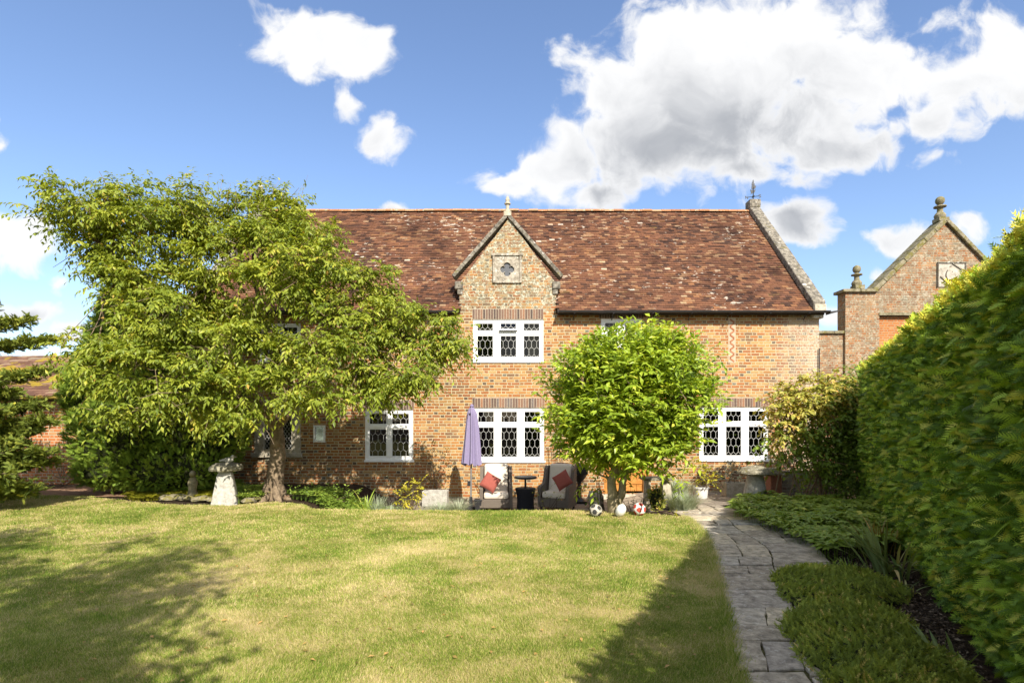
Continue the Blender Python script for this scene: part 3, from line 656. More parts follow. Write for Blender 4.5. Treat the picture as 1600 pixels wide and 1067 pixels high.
mb.raw([(XL + .1, RYR, RZR), (XR - .1, RYR, RZR), (XR - .1, BY + .2, 4.4), (XL + .1, BY + .2, 4.4)], [(0, 1, 2, 3)])
mb.build('roof_boarding', FASCIA, house)
# ridge
mb = MB(); x = XL + .15; rr = random.Random(3)
while x < XR - .3:
    L_ = .32; th_ = np.linspace(0, np.pi, 7); r_ = .125
    y_ = RYR - np.cos(th_) * r_; z_ = RZR - .02 + np.sin(th_) * r_ * .75 + rr.gauss(0, .004) + .04 * (vnoise(np.array([[x, 0, 0.]]), .3, 3)[0] - .5)
    V_ = [(x, a, b) for a, b in zip(y_, z_)] + [(x + L_ - .008, a, b) for a, b in zip(y_, z_)]
    mb.raw(V_, [(i, i + 7, i + 8, i + 1) for i in range(6)] , rr.random()); mb.poly(V_, [tuple(range(7)), tuple(range(13, 6, -1))], .4); x += L_
mb.build('ridge_tiles', RIDGE, house)
# dormer roof slopes behind the gable
mb = MB()
for sg in (-1, 1):
    half = (DX1 - DX0) / 2 + .12; ev = DAP - .1 - half * DSL
    v_ = nrmz(np.array([-sg, 0, DSL])); n_ = np.array([sg * v_[2], 0, abs(v_[0])])
    def okd(c): return (c[:, 2] > RZ0 + (c[:, 1] - RY0) * SL - .02)
    tiles(mb, (DCX + sg * half, FY + .28, ev), (0, 1, 0), v_, n_, 3.0, math.hypot(half, half * DSL), ok=okd, seed=8 + sg, val=roof_val)
    V_ = [(DCX, FY + .28, DAP - .12), (DCX + sg * half, FY + .28, ev - .02), (DCX + sg * half, RY0 + (ev - RZ0) / SL, ev - .02), (DCX, ya, DAP - .12)]
    mb.raw(V_, [(0, 1, 2, 3)], .2)
mb.build('gable_roof', TILE, house)
# dormer coping with kneelers
mb = MB()
def cop(mb, a, b, y0, y1, th):
    a = np.array(a, float); b = np.array(b, float); d = nrmz(b - a); nn = np.array([-d[1], d[0]]); nn = nn if nn[1] > 0 else -nn
    q = [a, b, b + nn * th, a + nn * th]; V_ = [(p_[0], y0, p_[1]) for p_ in q] + [(p_[0], y1, p_[1]) for p_ in q]
    mb.raw(V_, [(0, 1, 2, 3), (7, 6, 5, 4), (0, 4, 5, 1), (1, 5, 6, 2), (2, 6, 7, 3), (3, 7, 4, 0)])
apx = (DCX, DAP - .08)
for sg in (-1, 1):
    e = (DCX + sg * 1.42, fz(434) + .0)
    segs = 5
    for i in range(segs):
        a = (e[0] + (apx[0] - e[0]) * i / segs, e[1] + (apx[1] - e[1]) * i / segs); b = (e[0] + (apx[0] - e[0]) * (i + .985) / segs, e[1] + (apx[1] - e[1]) * (i + .985) / segs)
        cop(mb, a, b, FY - .07 - .004 * (i % 2), FY + .36, .10)
mb.build('gable_coping', COPING, house, bevel=.012)
for sg in (-1, 1):
    X = DCX + sg * 1.31; mb = MB()
    mb.box(X - .11, X + .11, FY - .06, FY + .34, kz - .16, kz + .05); mb.box(X - .075 - sg * .03, X + .075 - sg * .03, FY - .04, FY + .34, kz - .3, kz - .16); mb.build('kneeler_stone', COPING, house, bevel=.03)
mb = MB(); bx, bz = DCX, DAP - .05
mb.box(bx - .10, bx + .10, FY - .07, FY + .15, bz, bz + .12); mb.lathe((bx, FY + .04, bz + .12), [(.075, 0), (.075, .05), (.045, .08), (.05, .2), (.085, .22), (.085, .25), (.05, .27), (.06, .34), (.03, .42), (.005, .44)], 12)
mb.build('finial', STONE, house)
# quatrefoil light
qx, qz = fx(792.5), fz(421.5); s_ = .36
th_ = np.linspace(0, 2 * np.pi, 49)[:-1]
quat = []
for k in range(4):
    ac = k * np.pi / 2; cxq, czq = qx + .095 * math.cos(ac), qz + .095 * math.sin(ac)
    for a in np.linspace(ac - 1.95, ac + 1.95, 13): quat.append((cxq + .092 * math.cos(a), czq + .092 * math.sin(a)))
sq = [(qx - s_, qz - s_), (qx + s_, qz - s_), (qx + s_, qz + s_), (qx - s_, qz + s_)]
qp = MB().sheet(sq, [quat], FY - .045, .043).build('quatrefoil_panel', WEATHERED, house)
mb = MB(); mb.box(qx - s_ - .03, qx - s_ + .03, FY - .065, FY - .005, qz - s_, qz + s_); mb.box(qx + s_ - .03, qx + s_ + .03, FY - .065, FY - .005, qz - s_, qz + s_); mb.box(qx - s_ - .06, qx + s_ + .06, FY - .08, FY - .005, qz + s_, qz + s_ + .06)
mb.build('moulding', WEATHERED, qp, base=tuple(BASE[qp.name]), bevel=.01)
mb = MB(); mb.box(qx - .22, qx + .22, FY - .0025, FY + .0, qz - .22, qz + .22); mb.build('dark_light', plain('slate_grey', (0.10, 0.105, 0.115), .6), qp, base=tuple(BASE[qp.name]))
# end copings
def end_cop(x0, x1):
    mb = MB(); n_ = 8
    for i in range(n_):
        t0, t1 = i / n_, (i + .992) / n_
        y0, y1 = RY0 + .02 + (RYR - RY0) * t0, RY0 + .02 + (RYR - RY0) * t1; z0, z1 = RZ0 + .12 + (RZR - RZ0) * t0, RZ0 + .12 + (RZR - RZ0) * t1
        e = .004 * (i % 2)
        V_ = [(x0 - e, y0, z0 - .1), (x1 + e, y0, z0 - .1), (x1 + e, y1, z1 - .1), (x0 - e, y1, z1 - .1), (x0 - e, y0, z0 + .16 + e), (x1 + e, y0, z0 + .16 + e), (x1 + e, y1, z1 + .16 + e), (x0 - e, y1, z1 + .16 + e)]
        mb.raw(V_, [(0, 3, 2, 1), (4, 5, 6, 7), (0, 1, 5, 4), (1, 2, 6, 5), (2, 3, 7, 6), (3, 0, 4, 7)])
        Vb = [(a, 2 * RYR - b, c) for a, b, c in V_]; mb.raw(Vb, [(0, 1, 2, 3), (7, 6, 5, 4), (4, 5, 1, 0), (5, 6, 2, 1), (6, 7, 3, 2), (7, 4, 0, 3)])
    mb.box(x0 - .02, x1 + .02, RYR - .2, RYR + .2, RZR + .08, RZR + .36)
    mb.build('end_coping', COPING, house, bevel=.025)
    mb = MB(); mb.box(x0 + .02, x1 + .0, RY0 - .02, RY0 + .35, RZ0 - .02, RZ0 + .19); mb.box(x0 + .04, x1 - .03, RY0 + .06, RY0 + .5, RZ0 - .17, RZ0 - .02)
    mb.build('end_kneeler', STONE, house, bevel=.02)
end_cop(XR - .27, XR + .06); end_cop(XL - .06, XL + .27)
# left apex finial
mb = MB(); mb.lathe((XL + .05, RYR, RZR + .36), [(.12, 0), (.12, .08), (.07, .12), (.075, .25), (.12, .28), (.12, .32), (.07, .36), (.08, .46), (.03, .58), (.005, .6)], 12); mb.build('finial', STONE, house)
# gutter, brackets, eaves board
for (a, b) in ((XL, DX0 - .02), (DX1 + .02, XR + .12)):
    th_ = np.linspace(0, np.pi, 9); r_ = .062; yc, zc = RY0 - .055, RZ0 + .0
    o_ = [(yc - math.cos(q) * r_, zc - math.sin(q) * r_) for q in th_]; i_ = [(yc - math.cos(q) * (r_ - .006), zc - math.sin(q) * (r_ - .006)) for q in th_][::-1]
    pr = o_ + i_; n_ = len(pr); V_ = [(a, y_, z_) for y_, z_ in pr] + [(b, y_, z_) for y_, z_ in pr]
    g_ = MB().raw(V_, [(i, i + n_, (i + 1) % n_ + n_, (i + 1) % n_) for i in range(n_)]); g_.box(a, a + .01, yc - r_, yc + r_, zc - r_, zc + .004); g_.box(b - .01, b, yc - r_, yc + r_, zc - r_, zc + .004)
    g_.build('gutter', GUTTER, house)
    x = b - .55
    while x > a + .2:
        br_ = MB(); br_.tube([(x, yc + r_ + .005, zc + .02), (x, yc + r_, zc - .05), (x, FY - .07, zc - .13), (x, FY - .012, zc - .20)], .012, 5); br_.box(x - .015, x + .015, yc - r_ - .004, yc + r_ + .01, zc - r_ - .012, zc - r_ - .001); br_.build('gutter_bracket', BLACKM, house); x -= 1.03
    MB().box(a, b - .1, RY0 + .02, RY0 + .045, RZ0 - .09, RZ0 - .005).raw([(a, RY0 + .045, RZ0 - .03), (b - .1, RY0 + .045, RZ0 - .03), (b - .1, FY, RZ0 - .03), (a, FY, RZ0 - .03)], [(0, 1, 2, 3)]).build('eaves_board', FASCIA, house)
# cast hopper end sticking out past the corner
mb = MB(); mb.raw([(XR + .10, RY0 - .13, RZ0 - .09), (XR + .42, RY0 - .1, RZ0 - .0), (XR + .42, RY0 + .1, RZ0 - .0), (XR + .10, RY0 + .1, RZ0 - .09), (XR + .10, RY0 - .13, RZ0 - .03), (XR + .44, RY0 - .1, RZ0 + .02), (XR + .44, RY0 + .1, RZ0 + .02), (XR + .10, RY0 + .1, RZ0 - .03)],
                  [(0, 3, 2, 1), (4, 5, 6, 7), (0, 1, 5, 4), (1, 2, 6, 5), (2, 3, 7, 6), (3, 0, 4, 7)]); mb.build('gutter_end', GUTTER, house)
MB().tube([(XR - .02, FY - .045, 3.6), (XR - .02, FY - .045, -.3)], .014, 6).build('black_cable_pipe', BLACKM, house)

def lintel(x0, x1, z0, z1, seed):
    rr = random.Random(seed); mb = MB(); mb.box(x0, x1, FY - .001, FY + .0, z0, z1, .3)
    n_ = round((x1 - x0) / .072); w_ = (x1 - x0) / n_; b_ = MB()
    for i in range(n_):
        b_.box(x0 + i * w_ + .007, x0 + (i + 1) * w_ - .006, FY - .006 - rr.random() * .004, FY - .002, z0 + .006 + rr.random() * .008, z1 - .004 - rr.random() * .012, rr.random())
    o = b_.build('soldier_course', DARKBRICK, house); mm = MB(); mm.box(x0, x1, FY - .0035, FY - .0015, z0, z1); mm.build('mortar_bed', MORTAR, o, base=tuple(BASE[o.name]))
lintel(fx(738), fx(849), fz(499), fz(482.5), 1); lintel(fx(738), fx(851), fz(637), fz(621.5), 2); lintel(fx(1093), fx(1201), fz(636), fz(621.5), 3); lintel(fx(936), fx(1006), fz(498), fz(489.5), 4); lintel(fx(568), fx(647), fz(640), fz(625), 5)

def hexlead(mb, x0, x1, z0, z1, y, n, wd=.0095):
    p_ = (x1 - x0) / n; hd = p_ * .42; hv = p_ * 1.05
    def seg(a, b):
        # clip to pane
        (ax_, az_), (bx_, bz_) = a, b; t0, t1 = 0.0, 1.0; dx_, dz_ = bx_ - ax_, bz_ - az_
        for pp, qq in ((-dx_, ax_ - x0), (dx_, x1 - ax_), (-dz_, az_ - z0), (dz_, z1 - az_)):
            if abs(pp) < 1e-9:
                if qq < 0: return
            else:
                r_ = qq / pp
                if pp < 0: t0 = max(t0, r_)
                else: t1 = min(t1, r_)
        if t0 < t1 - 1e-4: mb.bar((ax_ + dx_ * t0, y, az_ + dz_ * t0), (ax_ + dx_ * t1, y, az_ + dz_ * t1), wd, .008)
    per = hd + hv; k = 0; zt = z1 + hv * .35
    while zt > z0 - per:
        odd = k % 2
        for i in range(-1, n + 2):
            xc = x0 + (i + (.5 if odd else 0)) * p_
            seg((xc, zt), (xc, zt - hv)); seg((xc, zt - hv), (xc - p_ / 2, zt - hv - hd)); seg((xc, zt - hv), (xc + p_ / 2, zt - hv - hd))
        zt -= per; k += 1
def white_window(op, lights, transom=.285, mul=.145, side=.085, name='window', lab=None, openlight=None, curtains=False, top=True, hexn=3):
    x0, x1, z0, z1 = op; y = FY + .022
    mb = MB(); gl_ = MB(); LDS = []
    H = z1 - z0; zt = z1 - H * transom
    mb.box(x0, x0 + side, y, y + .07, z0, z1); mb.box(x1 - side, x1, y, y + .07, z0, z1)
    mb.box(x0 + side, x1 - side, y, y + .07, z1 - .075, z1); mb.box(x0 + side, x1 - side, y, y + .07, z0, z0 + .10)
    wl = (x1 - x0 - 2 * side - (lights - 1) * mul) / lights
    if top: mb.box(x0 + side, x1 - side, y - .004, y + .07, zt - .085, zt + .0)
    for i in range(lights):
        a = x0 + side + i * (wl + mul); b = a + wl
        if i: mb.box(a - mul, a, y - .002, y + .068, z0 + .10, (zt - .085) if top else z1 - .075); 
        if i and top: mb.box(a - mul, a, y - .002, y + .068, zt, z1 - .075)
        cells = [(z0 + .10, zt - .085)] + ([(zt, z1 - .075)] if top else []) if top else [(z0 + .1, z1 - .075)]
        for ci, (c, d) in enumerate(cells):
            op_ = openlight == i and ci == 1
            fr_ = .032; yo = -.0
            pts = [(a, c), (b, c), (b, d), (a, d)]; hole = [(a + fr_, c + fr_), (b - fr_, c + fr_), (b - fr_, d - fr_), (a + fr_, d - fr_)]
            if op_: continue
            mb.sheet([(q + .002 * (1 if q == a else -1), r + .002 * (1 if r == c else -1)) for q, r in pts], [hole], y + .012, .03)
            gl_.raw([(a + fr_, y + .03, c + fr_), (b - fr_, y + .03, c + fr_), (b - fr_, y + .03, d - fr_), (a + fr_, y + .03, d - fr_)], [(0, 1, 2, 3)])
            ld = MB(); LDS.append(ld); hexlead(ld, a + fr_, b - fr_, c + fr_, d - fr_, y + .026, hexn)
    W_ = mb.build(name, WHITE, house, bevel=.004)
    if lab: W_['label'] = lab
    gl_.build('glass_pane', GLASS, W_)
    for ld in LDS: ld.build('leading', LEAD, W_)
    sb = MB(); sb.box(x0 - .02, x1 + .03, y - .055, y - .003, z0 - .03, z0 + .028); sb.build('sill', WHITE, W_, bevel=.005)
    if openlight is not None:      # the little top light pushed out
        a = x0 + side + openlight * (wl + mul); b = a + wl; c, d = zt, z1 - .075
        ang = R(24); hy, hz = y - .004, d
        def tr(q, r): dd = d - r; return (q, hy - dd * math.sin(ang), hz - dd * math.cos(ang))
        f_ = MB(); ob = []
        for (q0, q1, r0, r1) in ((a, a + .04, c, d), (b - .04, b, c, d), (a + .04, b - .04, c, c + .05), (a + .04, b - .04, d - .04, d)):
            V_ = [tr(q0, r0), tr(q1, r0), tr(q1, r1), tr(q0, r1)]; nn = np.array([0, -math.cos(ang), math.sin(ang)]) * .03
            V_ = V_ + [tuple(np.array(k) - nn) for k in V_]
            f_.raw(V_, [(0, 1, 2, 3), (7, 6, 5, 4), (0, 4, 5, 1), (1, 5, 6, 2), (2, 6, 7, 3), (3, 7, 4, 0)])
        f_.build('open_light', WHITE, W_)
        g2 = MB(); g2.raw([tr(a + .03, c + .03), tr(b - .03, c + .03), tr(b - .03, d - .03), tr(a + .03, d - .03)], [(0, 1, 2, 3)]); g2.build('glass_pane', GLASS, W_)
        l2 = MB(); hexlead(l2, a + .03, b - .03, c + .04, d - .03, 0, hexn)
        V2 = np.concatenate(l2.V); V2 = np.array([tuple(np.array(tr(q[0], q[2])) + np.array([0, -.004 + q[1], 0])) for q in V2]); o2 = MB(); o2.V = [V2]; o2.Fs = l2.Fs; o2.A = l2.A; o2.nv = len(V2); o2.build('leading', LEAD, W_)
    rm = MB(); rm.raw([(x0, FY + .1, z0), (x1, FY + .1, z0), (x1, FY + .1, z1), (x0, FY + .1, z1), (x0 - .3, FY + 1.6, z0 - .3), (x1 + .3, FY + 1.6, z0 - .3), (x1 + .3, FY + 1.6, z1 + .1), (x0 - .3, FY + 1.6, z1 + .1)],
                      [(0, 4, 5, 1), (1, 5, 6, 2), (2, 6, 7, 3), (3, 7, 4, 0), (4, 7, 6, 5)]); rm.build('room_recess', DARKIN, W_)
    if curtains:
        for (a, b) in ((x1 - .42, x1 - .15),):
            cb = MB(); n_ = 40; X = np.linspace(a, b, n_); Y = FY + .26 + .035 * np.sin(np.arange(n_) * 1.1)
            V_ = [(q, r, z0 + .08) for q, r in zip(X, Y)] + [(q, r, z1 - .08) for q, r in zip(X, Y)]
            cb.raw(V_, [(i, i + 1, i + 1 + n_, i + n_) for i in range(n_ - 1)])
            cb.build('curtain', CURTAIN, W_, smooth=True)
    return W_
white_window(OP['W1'], 3, openlight=1, curtains=True); white_window(OP['W2'], 3); white_window(OP['W4'], 3); white_window(OP['W5'], 2, curtains=False)
white_window(OP['W3'], 2, mul=.10, side=.09, transom=.30); white_window(OP['W6'], 2, mul=.09, side=.08, transom=.3)
# small white side window with a bright reflection
x0, x1, z0, z1 = OP['W8']; mb = MB(); mb.sheet([(x0 + .002, z0 + .002), (x1 - .002, z0 + .002), (x1 - .002, z1 - .002), (x0 + .002, z1 - .002)], [[(x0 + .05, z0 + .06), (x1 - .05, z0 + .06), (x1 - .05, z1 - .05), (x0 + .05, z1 - .05)]], FY - .01, .06)
sm = mb.build('window', WHITE, house, bevel=.006); MB().raw([(x0 + .05, FY + .02, z0 + .06), (x1 - .05, FY + .02, z0 + .06), (x1 - .05, FY + .035, z1 - .05), (x0 + .05, FY + .035, z1 - .05)], [(0, 1, 2, 3)]).build('glass_pane', MIRROR, sm)
# stone two-light arched window
x0, x1, z0, z1 = OP['W7']; mb = MB(); cx = (x0 + x1) / 2; gw = .30; holes = []; arches = []
for sg in (-1, 1):
    c_ = cx + sg * (gw / 2 + .075); zb, zs_ = z0 + .20, z1 - .52
    h = [(c_ - gw / 2, zb), (c_ + gw / 2, zb)] + [(c_ + gw / 2 * math.cos(a), zs_ + .24 * math.sin(a)) for a in np.linspace(0, np.pi, 13)]
    holes.append(h); arches.append((c_, zb, zs_))
mb.sheet([(x0 + .003, z0 + .003), (x1 - .003, z0 + .003), (x1 - .003, z1 - .003), (x0 + .003, z1 - .003)], holes, FY - .03, .15)
sw = mb.build('stone_window', STONE, house); sw['label'] = 'weathered stone window with two arched diamond leaded lights'
mb = MB(); mb.box(x0 - .06, x1 + .06, FY - .10, FY - .032, z0 - .02, z0 + .10); mb.build('sill', STONE, sw, bevel=.012)
mb = MB(); mb.box(x0 - .08, x1 + .08, FY - .11, FY - .032, z1 - .09, z1 + .01); mb.box(x0 - .08, x0 + .02, FY - .10, FY - .032, z1 - .35, z1 - .09); mb.box(x1 - .02, x1 + .08, FY - .10, FY - .032, z1 - .35, z1 - .09); mb.build('hood_mould', STONE, sw, bevel=.012)
gl_ = MB(); ld = MB()
for c_, zb, zs_ in arches:
    gl_.raw([(c_ - .16, FY + .08, zb), (c_ + .16, FY + .08, zb), (c_ + .16, FY + .08, zs_ + .26), (c_ - .16, FY + .08, zs_ + .26)], [(0, 1, 2, 3)])
    for k in range(-12, 22):
        for sg in (-1, 1):
            zz = zb + k * .13; a = (c_ - sg * .15, zz); b = (c_ + sg * .15, zz + .42)
            t0 = max(0, (zb - a[1]) / .42); t1 = min(1, (zs_ + .2 - a[1]) / .42)
            if t0 < t1: ld.bar((a[0] + sg * .30 * t0, FY + .07, a[1] + .42 * t0), (a[0] + sg * .30 * t1, FY + .07, a[1] + .42 * t1), .012, .006)
gl_.build('glass_pane', GLASS, sw); ld.build('leading', LEAD, sw)
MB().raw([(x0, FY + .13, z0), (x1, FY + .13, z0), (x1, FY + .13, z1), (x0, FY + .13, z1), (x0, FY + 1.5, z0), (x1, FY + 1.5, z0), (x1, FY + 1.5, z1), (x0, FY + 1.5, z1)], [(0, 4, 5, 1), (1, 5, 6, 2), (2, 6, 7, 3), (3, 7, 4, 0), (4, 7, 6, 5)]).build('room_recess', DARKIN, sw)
# oak door, frame, threshold steps
x0, x1, z0, z1 = OP['D']; mb = MB()
for i in range(6):
    a = x0 + .09 + i * (x1 - x0 - .18) / 6; mb.box(a + .003, a + (x1 - x0 - .18) / 6 - .003, FY + .07, FY + .11, z0 + .06, z1 - .1)
for zz in (z0 + .25, z0 + 1.0, z1 - .35): mb.box(x0 + .1, x1 - .1, FY + .05, FY + .07, zz, zz + .12)
dr = mb.build('door', WOODDOOR, house, bevel=.006)
MB().tube([(x0 + .2, FY + .05, (z0 + z1) / 2 - .05), (x0 + .2, FY + .01, (z0 + z1) / 2 - .05), (x0 + .2, FY + .01, (z0 + z1) / 2 + .1), (x0 + .2, FY + .05, (z0 + z1) / 2 + .1)], .014, 6).build('handle', BLACKM, dr)
mb = MB(); mb.box(x0, x0 + .09, FY + .01, FY + .13, z0, z1); mb.box(x1 - .09, x1, FY + .01, FY + .13, z0, z1); mb.box(x0 + .09, x1 - .09, FY + .01, FY + .13, z1 - .1, z1); mb.build('door_frame', WOODDOOR, house, bevel=.008)
mb = MB(); mb.box(x0 - .08, x1 + .08, FY - .30, FY - .002, z0 - .14, z0 + .0); mb.build('door_step', STONE, house, bevel=.015)
# patterned brick strip high on the right of the front
mb = MB(); xa, xb, za, zb = fx(1138), fx(1149.5), fz(567), fz(497); mm = MB(); mm.box(xa, xb, FY - .004, FY - .002, za, zb)
k = 0; z = za + .03
while z < zb - .1:
    c_ = ((xa + xb) / 2, FY - .006, z + .05); sg = 1 if k % 2 else -1
    mb.obox(c_, (.06, 0, .045 * sg), (0, .004, 0), (-.012 * sg, 0, .018), random.random()); z += .105; k += 1
o = mb.build('patterned_brick_strip', attr_material('strip_bricks', [(0, (0.34, 0.13, 0.06)), (1, (0.44, 0.22, 0.12))]), house); mm.build('mortar_bed', plain('pale_mortar', (0.47, 0.38, 0.27), .95, .1), o)
# lower wall vent
MB().box(fx(414), fx(424), FY - .03, FY - .003, fz(720), fz(714)).build('wall_vent', STADCAP, house, bevel=.005)
# weathervane: pole, four arms with N and S, sailing ship
Xv, Yv, Zv = P(1177, 322, RYR); s1 = RYR / F
mb = MB(); mb.tube([(Xv, Yv, Zv - .25), (Xv, Yv, Zv + 29 * s1)], .016, 6); mb.tube([(Xv - 8.5 * s1, Yv, Zv + 13.5 * s1), (Xv + 8.5 * s1, Yv, Zv + 15.5 * s1)], .011, 5)
mb.tube([(Xv - .05, Yv - .22, Zv + 12 * s1), (Xv + .05, Yv + .22, Zv + 16.5 * s1)], .011, 5); mb.lathe((Xv, Yv, Zv + 13.2 * s1), [(.01, 0), (.035, .02), (.035, .05), (.01, .07)], 8)
vane = mb.build('weathervane', BLACKM, house)
def glyph(strokes, cx, cy, cz, sc, name):
    g_ = MB()
    for a, b in strokes: g_.bar((cx + a[0] * sc, cy, cz + a[1] * sc), (cx + b[0] * sc, cy, cz + b[1] * sc), .018, .012)
    g_.build(name, BLACKM, vane)
glyph([((-.5, -.6), (-.5, .6)), ((-.5, .6), (.5, -.6)), ((.5, -.6), (.5, .6))], Xv - 10.3 * s1, Yv, Zv + 13.3 * s1, .075, 'letter')
glyph([((.45, .5), (.0, .65)), ((0, .65), (-.45, .4)), ((-.45, .4), (-.3, .08)), ((-.3, .08), (.35, -.12)), ((.35, -.12), (.45, -.4)), ((.45, -.4), (0, -.65)), ((0, -.65), (-.45, -.5))], Xv + 10.3 * s1, Yv, Zv + 15.6 * s1, .075, 'letter')
sh = MB(); q = lambda a, b: (Xv + (a - 45.5) * .0235, Zv + 18.5 * s1 + b * .0235)
for pl in ([(41, -1), (42.5, 1.5), (41, 6.5), (43, 5.8), (47, 5.6), (48.5, 7.5), (48.5, 5), (47, 2), (44, 1)], [(43, 7.5), (43.2, 12.5), (45, 13), (45.3, 7.2)], [(46, 7.2), (46, 12.6), (48.2, 12.2), (49.5, 11.3), (48.2, 7.8)],
           [(43, 13.4), (43.2, 15.2), (45.4, 15.4), (47.6, 14.8), (47.4, 13)], [(43.6, 16), (43.8, 17.6), (46.4, 17.9), (46.4, 16.2)], [(44.4, 18.3), (44.7, 19.6), (46.2, 19.7), (46, 18.5)]):
    sh.sheet([q(*p_) for p_ in pl], [], Yv - .008, .016)
sh.bar((q(45.6, 0)[0], Yv, q(0, 0)[1]), (q(45.6, 0)[0], Yv, q(0, 20.5)[1]), .014, .014); sh.bar((q(43.9, 5)[0], Yv, q(0, 5)[1]), (q(44.2, 5)[0], Yv, q(0, 16)[1]), .01, .01)
sh.build('sailing_ship', BLACKM, vane)

# ---------------------------------------------------------------- garden wall and gabled brick building on the right
WY = 18.5
def P2(px, py, Y=WY): X, _, Z = P(px, py, Y); return (X, Z)
gwx0, gwz = XR + .02, P2(0, 521)[1]; x_step = P2(1321, 0)[0]
gw = thing('garden_wall', 'low red brick linking wall with mossy stone coping between the house corner and the gabled wall', 'wall', (9, WY, -.4))
MB().box(gwx0 + 0, x_step + .25, WY + .1, WY + .45, -.6, gwz).build('brickwork', BR_RED, gw)
mb = MB(); x = gwx0 + .0
while x < x_step + .2:
    mb.box(x, min(x + .55, x_step - .01), WY + .02, WY + .52, gwz + .002, gwz + .10); x += .557
    if x > x_step - .05: break
mb.build('coping', MOSSY, gw, bevel=.02)
ob = thing('gabled_screen_wall', 'tall red brick gabled wall with stone ball finials and square stone plaque, behind the clipped hedge', 'wall', (12, WY, -.4))
xl, zl = P2(1321, 457); ap = P2(1476, 349); sp = P2(1370, 452); xr2 = 2 * ap[0] - sp[0]; xr3 = xr2 + (sp[0] - xl)
pan = (P2(1374, 0)[0], P2(1428, 0)[0], 1.0, P2(0, 493)[1])
mb = MB(); mb.sheet([(xl, -.6), (xr3, -.6), (xr3, zl), (xr2, zl), (ap[0], ap[1]), (sp[0], zl), (xl, zl)], [[(pan[0], pan[2]), (pan[1], pan[2]), (pan[1], pan[3]), (pan[0], pan[3])]], WY, .45)
mb.build('gable_wall', BR_RED, ob)
MB().box(pan[0] - .05, pan[1] + .05, WY + .12, WY + .3, pan[2] - .02, pan[3] + .02).build('recessed_panel', BR_PANEL, ob)
mb = MB(); mb.box(pan[0] - .02, pan[1] + .08, WY - .03, WY + .11, pan[3], pan[3] + .10); mb.build('panel_lintel', MOSSY, ob, bevel=.01)
mb = MB()
def slab_run(a, b, n_, th=.10):
    for i in range(n_):
        p0 = (a[0] + (b[0] - a[0]) * i / n_, a[1] + (b[1] - a[1]) * i / n_); p1 = (a[0] + (b[0] - a[0]) * (i + .985) / n_, a[1] + (b[1] - a[1]) * (i + .985) / n_)
        cop(mb, p0, p1, WY - .10 - .006 * (i % 2), WY + .5, th)
slab_run((xl - .12, zl + .002), (sp[0] + .0, zl + .002), 2); slab_run((sp[0] - .06, zl + .0), (ap[0] + .02, ap[1] + .02), 7, .15); slab_run((ap[0] + .02, ap[1] + .02), (xr2, zl), 7, .12); slab_run((xr2, zl + .002), (xr3 + .12, zl + .002), 2)
mb.build('coping', MOSSY, ob, bevel=.02)
def ball_finial(X, Z, sc, nm):
    m_ = MB(); m_.box(X - .2 * sc, X + .2 * sc, WY + .0, WY + .4 * sc, Z - .05, Z + .09 * sc)
    m_.lathe((X, WY + .2, Z + .09 * sc), [(a * sc, b * sc) for a, b in [(.14, 0), (.19, .03), (.21, .12), (.17, .2), (.11, .26), (.10, .4), (.13, .44), (.22, .46), (.22, .50), (.12, .53), (.07, .56), (.12, .60), (.155, .66), (.165, .72), (.15, .80), (.10, .86), (.03, .89)]], 18)
    m_.build(nm, MOSSY, ob, smooth=False, bevel=0)
ball_finial(ap[0], ap[1] + .14, .82, 'ball_finial'); X, Z = P2(1344.5, 448); ball_finial(X, Z, .76, 'ball_finial'); ball_finial(2 * ap[0] - X, Z, .76, 'ball_finial')
a, b = P2(1463.5, 448.5), P2(1508, 410); mb = MB(); mb.box(a[0], b[0], WY - .03, WY - .002, a[1], b[1]); pq = mb.build('stone_plaque', stone_material('plaque_stone', [(0.3, (0.3, 0.27, 0.22)), (0.5, (0.45, 0.41, 0.34)), (0.7, (0.6, 0.57, 0.5))], 8, (9, .58, (.14, .12, .1))), ob)
mb = MB(); f_ = .03
for (u0, u1, w0, w1) in ((a[0], b[0], b[1] - f_, b[1]), (a[0], a[0] + f_, a[1], b[1] - f_), (b[0] - f_, b[0], a[1], b[1] - f_)): mb.box(u0, u1, WY - .065, WY - .031, w0, w1)
W2 = b[0] - a[0]; H2 = b[1] - a[1]
for p_, r_ in (((.52, .95), (.85, .70)), ((.10, .42), (.36, .16))): mb.bar((a[0] + W2 * p_[0], WY - .045, a[1] + H2 * p_[1]), (a[0] + W2 * r_[0], WY - .045, a[1] + H2 * r_[1]), .03, .03)
arc = [(a[0] + W2 * (.46 - .16 * math.cos(q)), WY - .045, a[1] + H2 * (.48 - .24 * math.sin(q))) for q in np.linspace(-.9, 1.9, 9)]; mb.tube(arc, .016, 5)
mb.build('carved_marks', COPING, pq)

# ---------------------------------------------------------------- mossy-roofed outbuilding on the left
OY = 15.2
lo = thing('low_outbuilding', 'low brick outbuilding with mossy tile roof at the far left', 'building', (-12.5, OY, 0))
zx = lambda px, Y=OY: (px - 800) / F * Y
ez = P(0, 619, OY)[2]; RYo = 18.0; rz = P(0, 556, RYo)[2]; rx0 = zx(30, RYo)
MB().box(-22, zx(150), OY, OY + 5.4, -.3, ez).build('wall', BR_OUT, lo)
vo = nrmz(np.array([0, RYo - OY + .3, rz - ez + .1])); no = np.array([0, -vo[2], vo[1]])
def lv(c, rng): return rng.random(len(c)) * .8 + (vnoise(c, .8, 3, 2) - .5) * .5
mb = tiles(MB(), (-22, OY - .3, ez - .08), (1, 0, 0), vo, no, zx(150) + 22 + .1, math.hypot(RYo - OY + .3, rz - ez + .1), gauge=.16, tw=.3, seed=5, val=lv, th=.03, jit=.012)
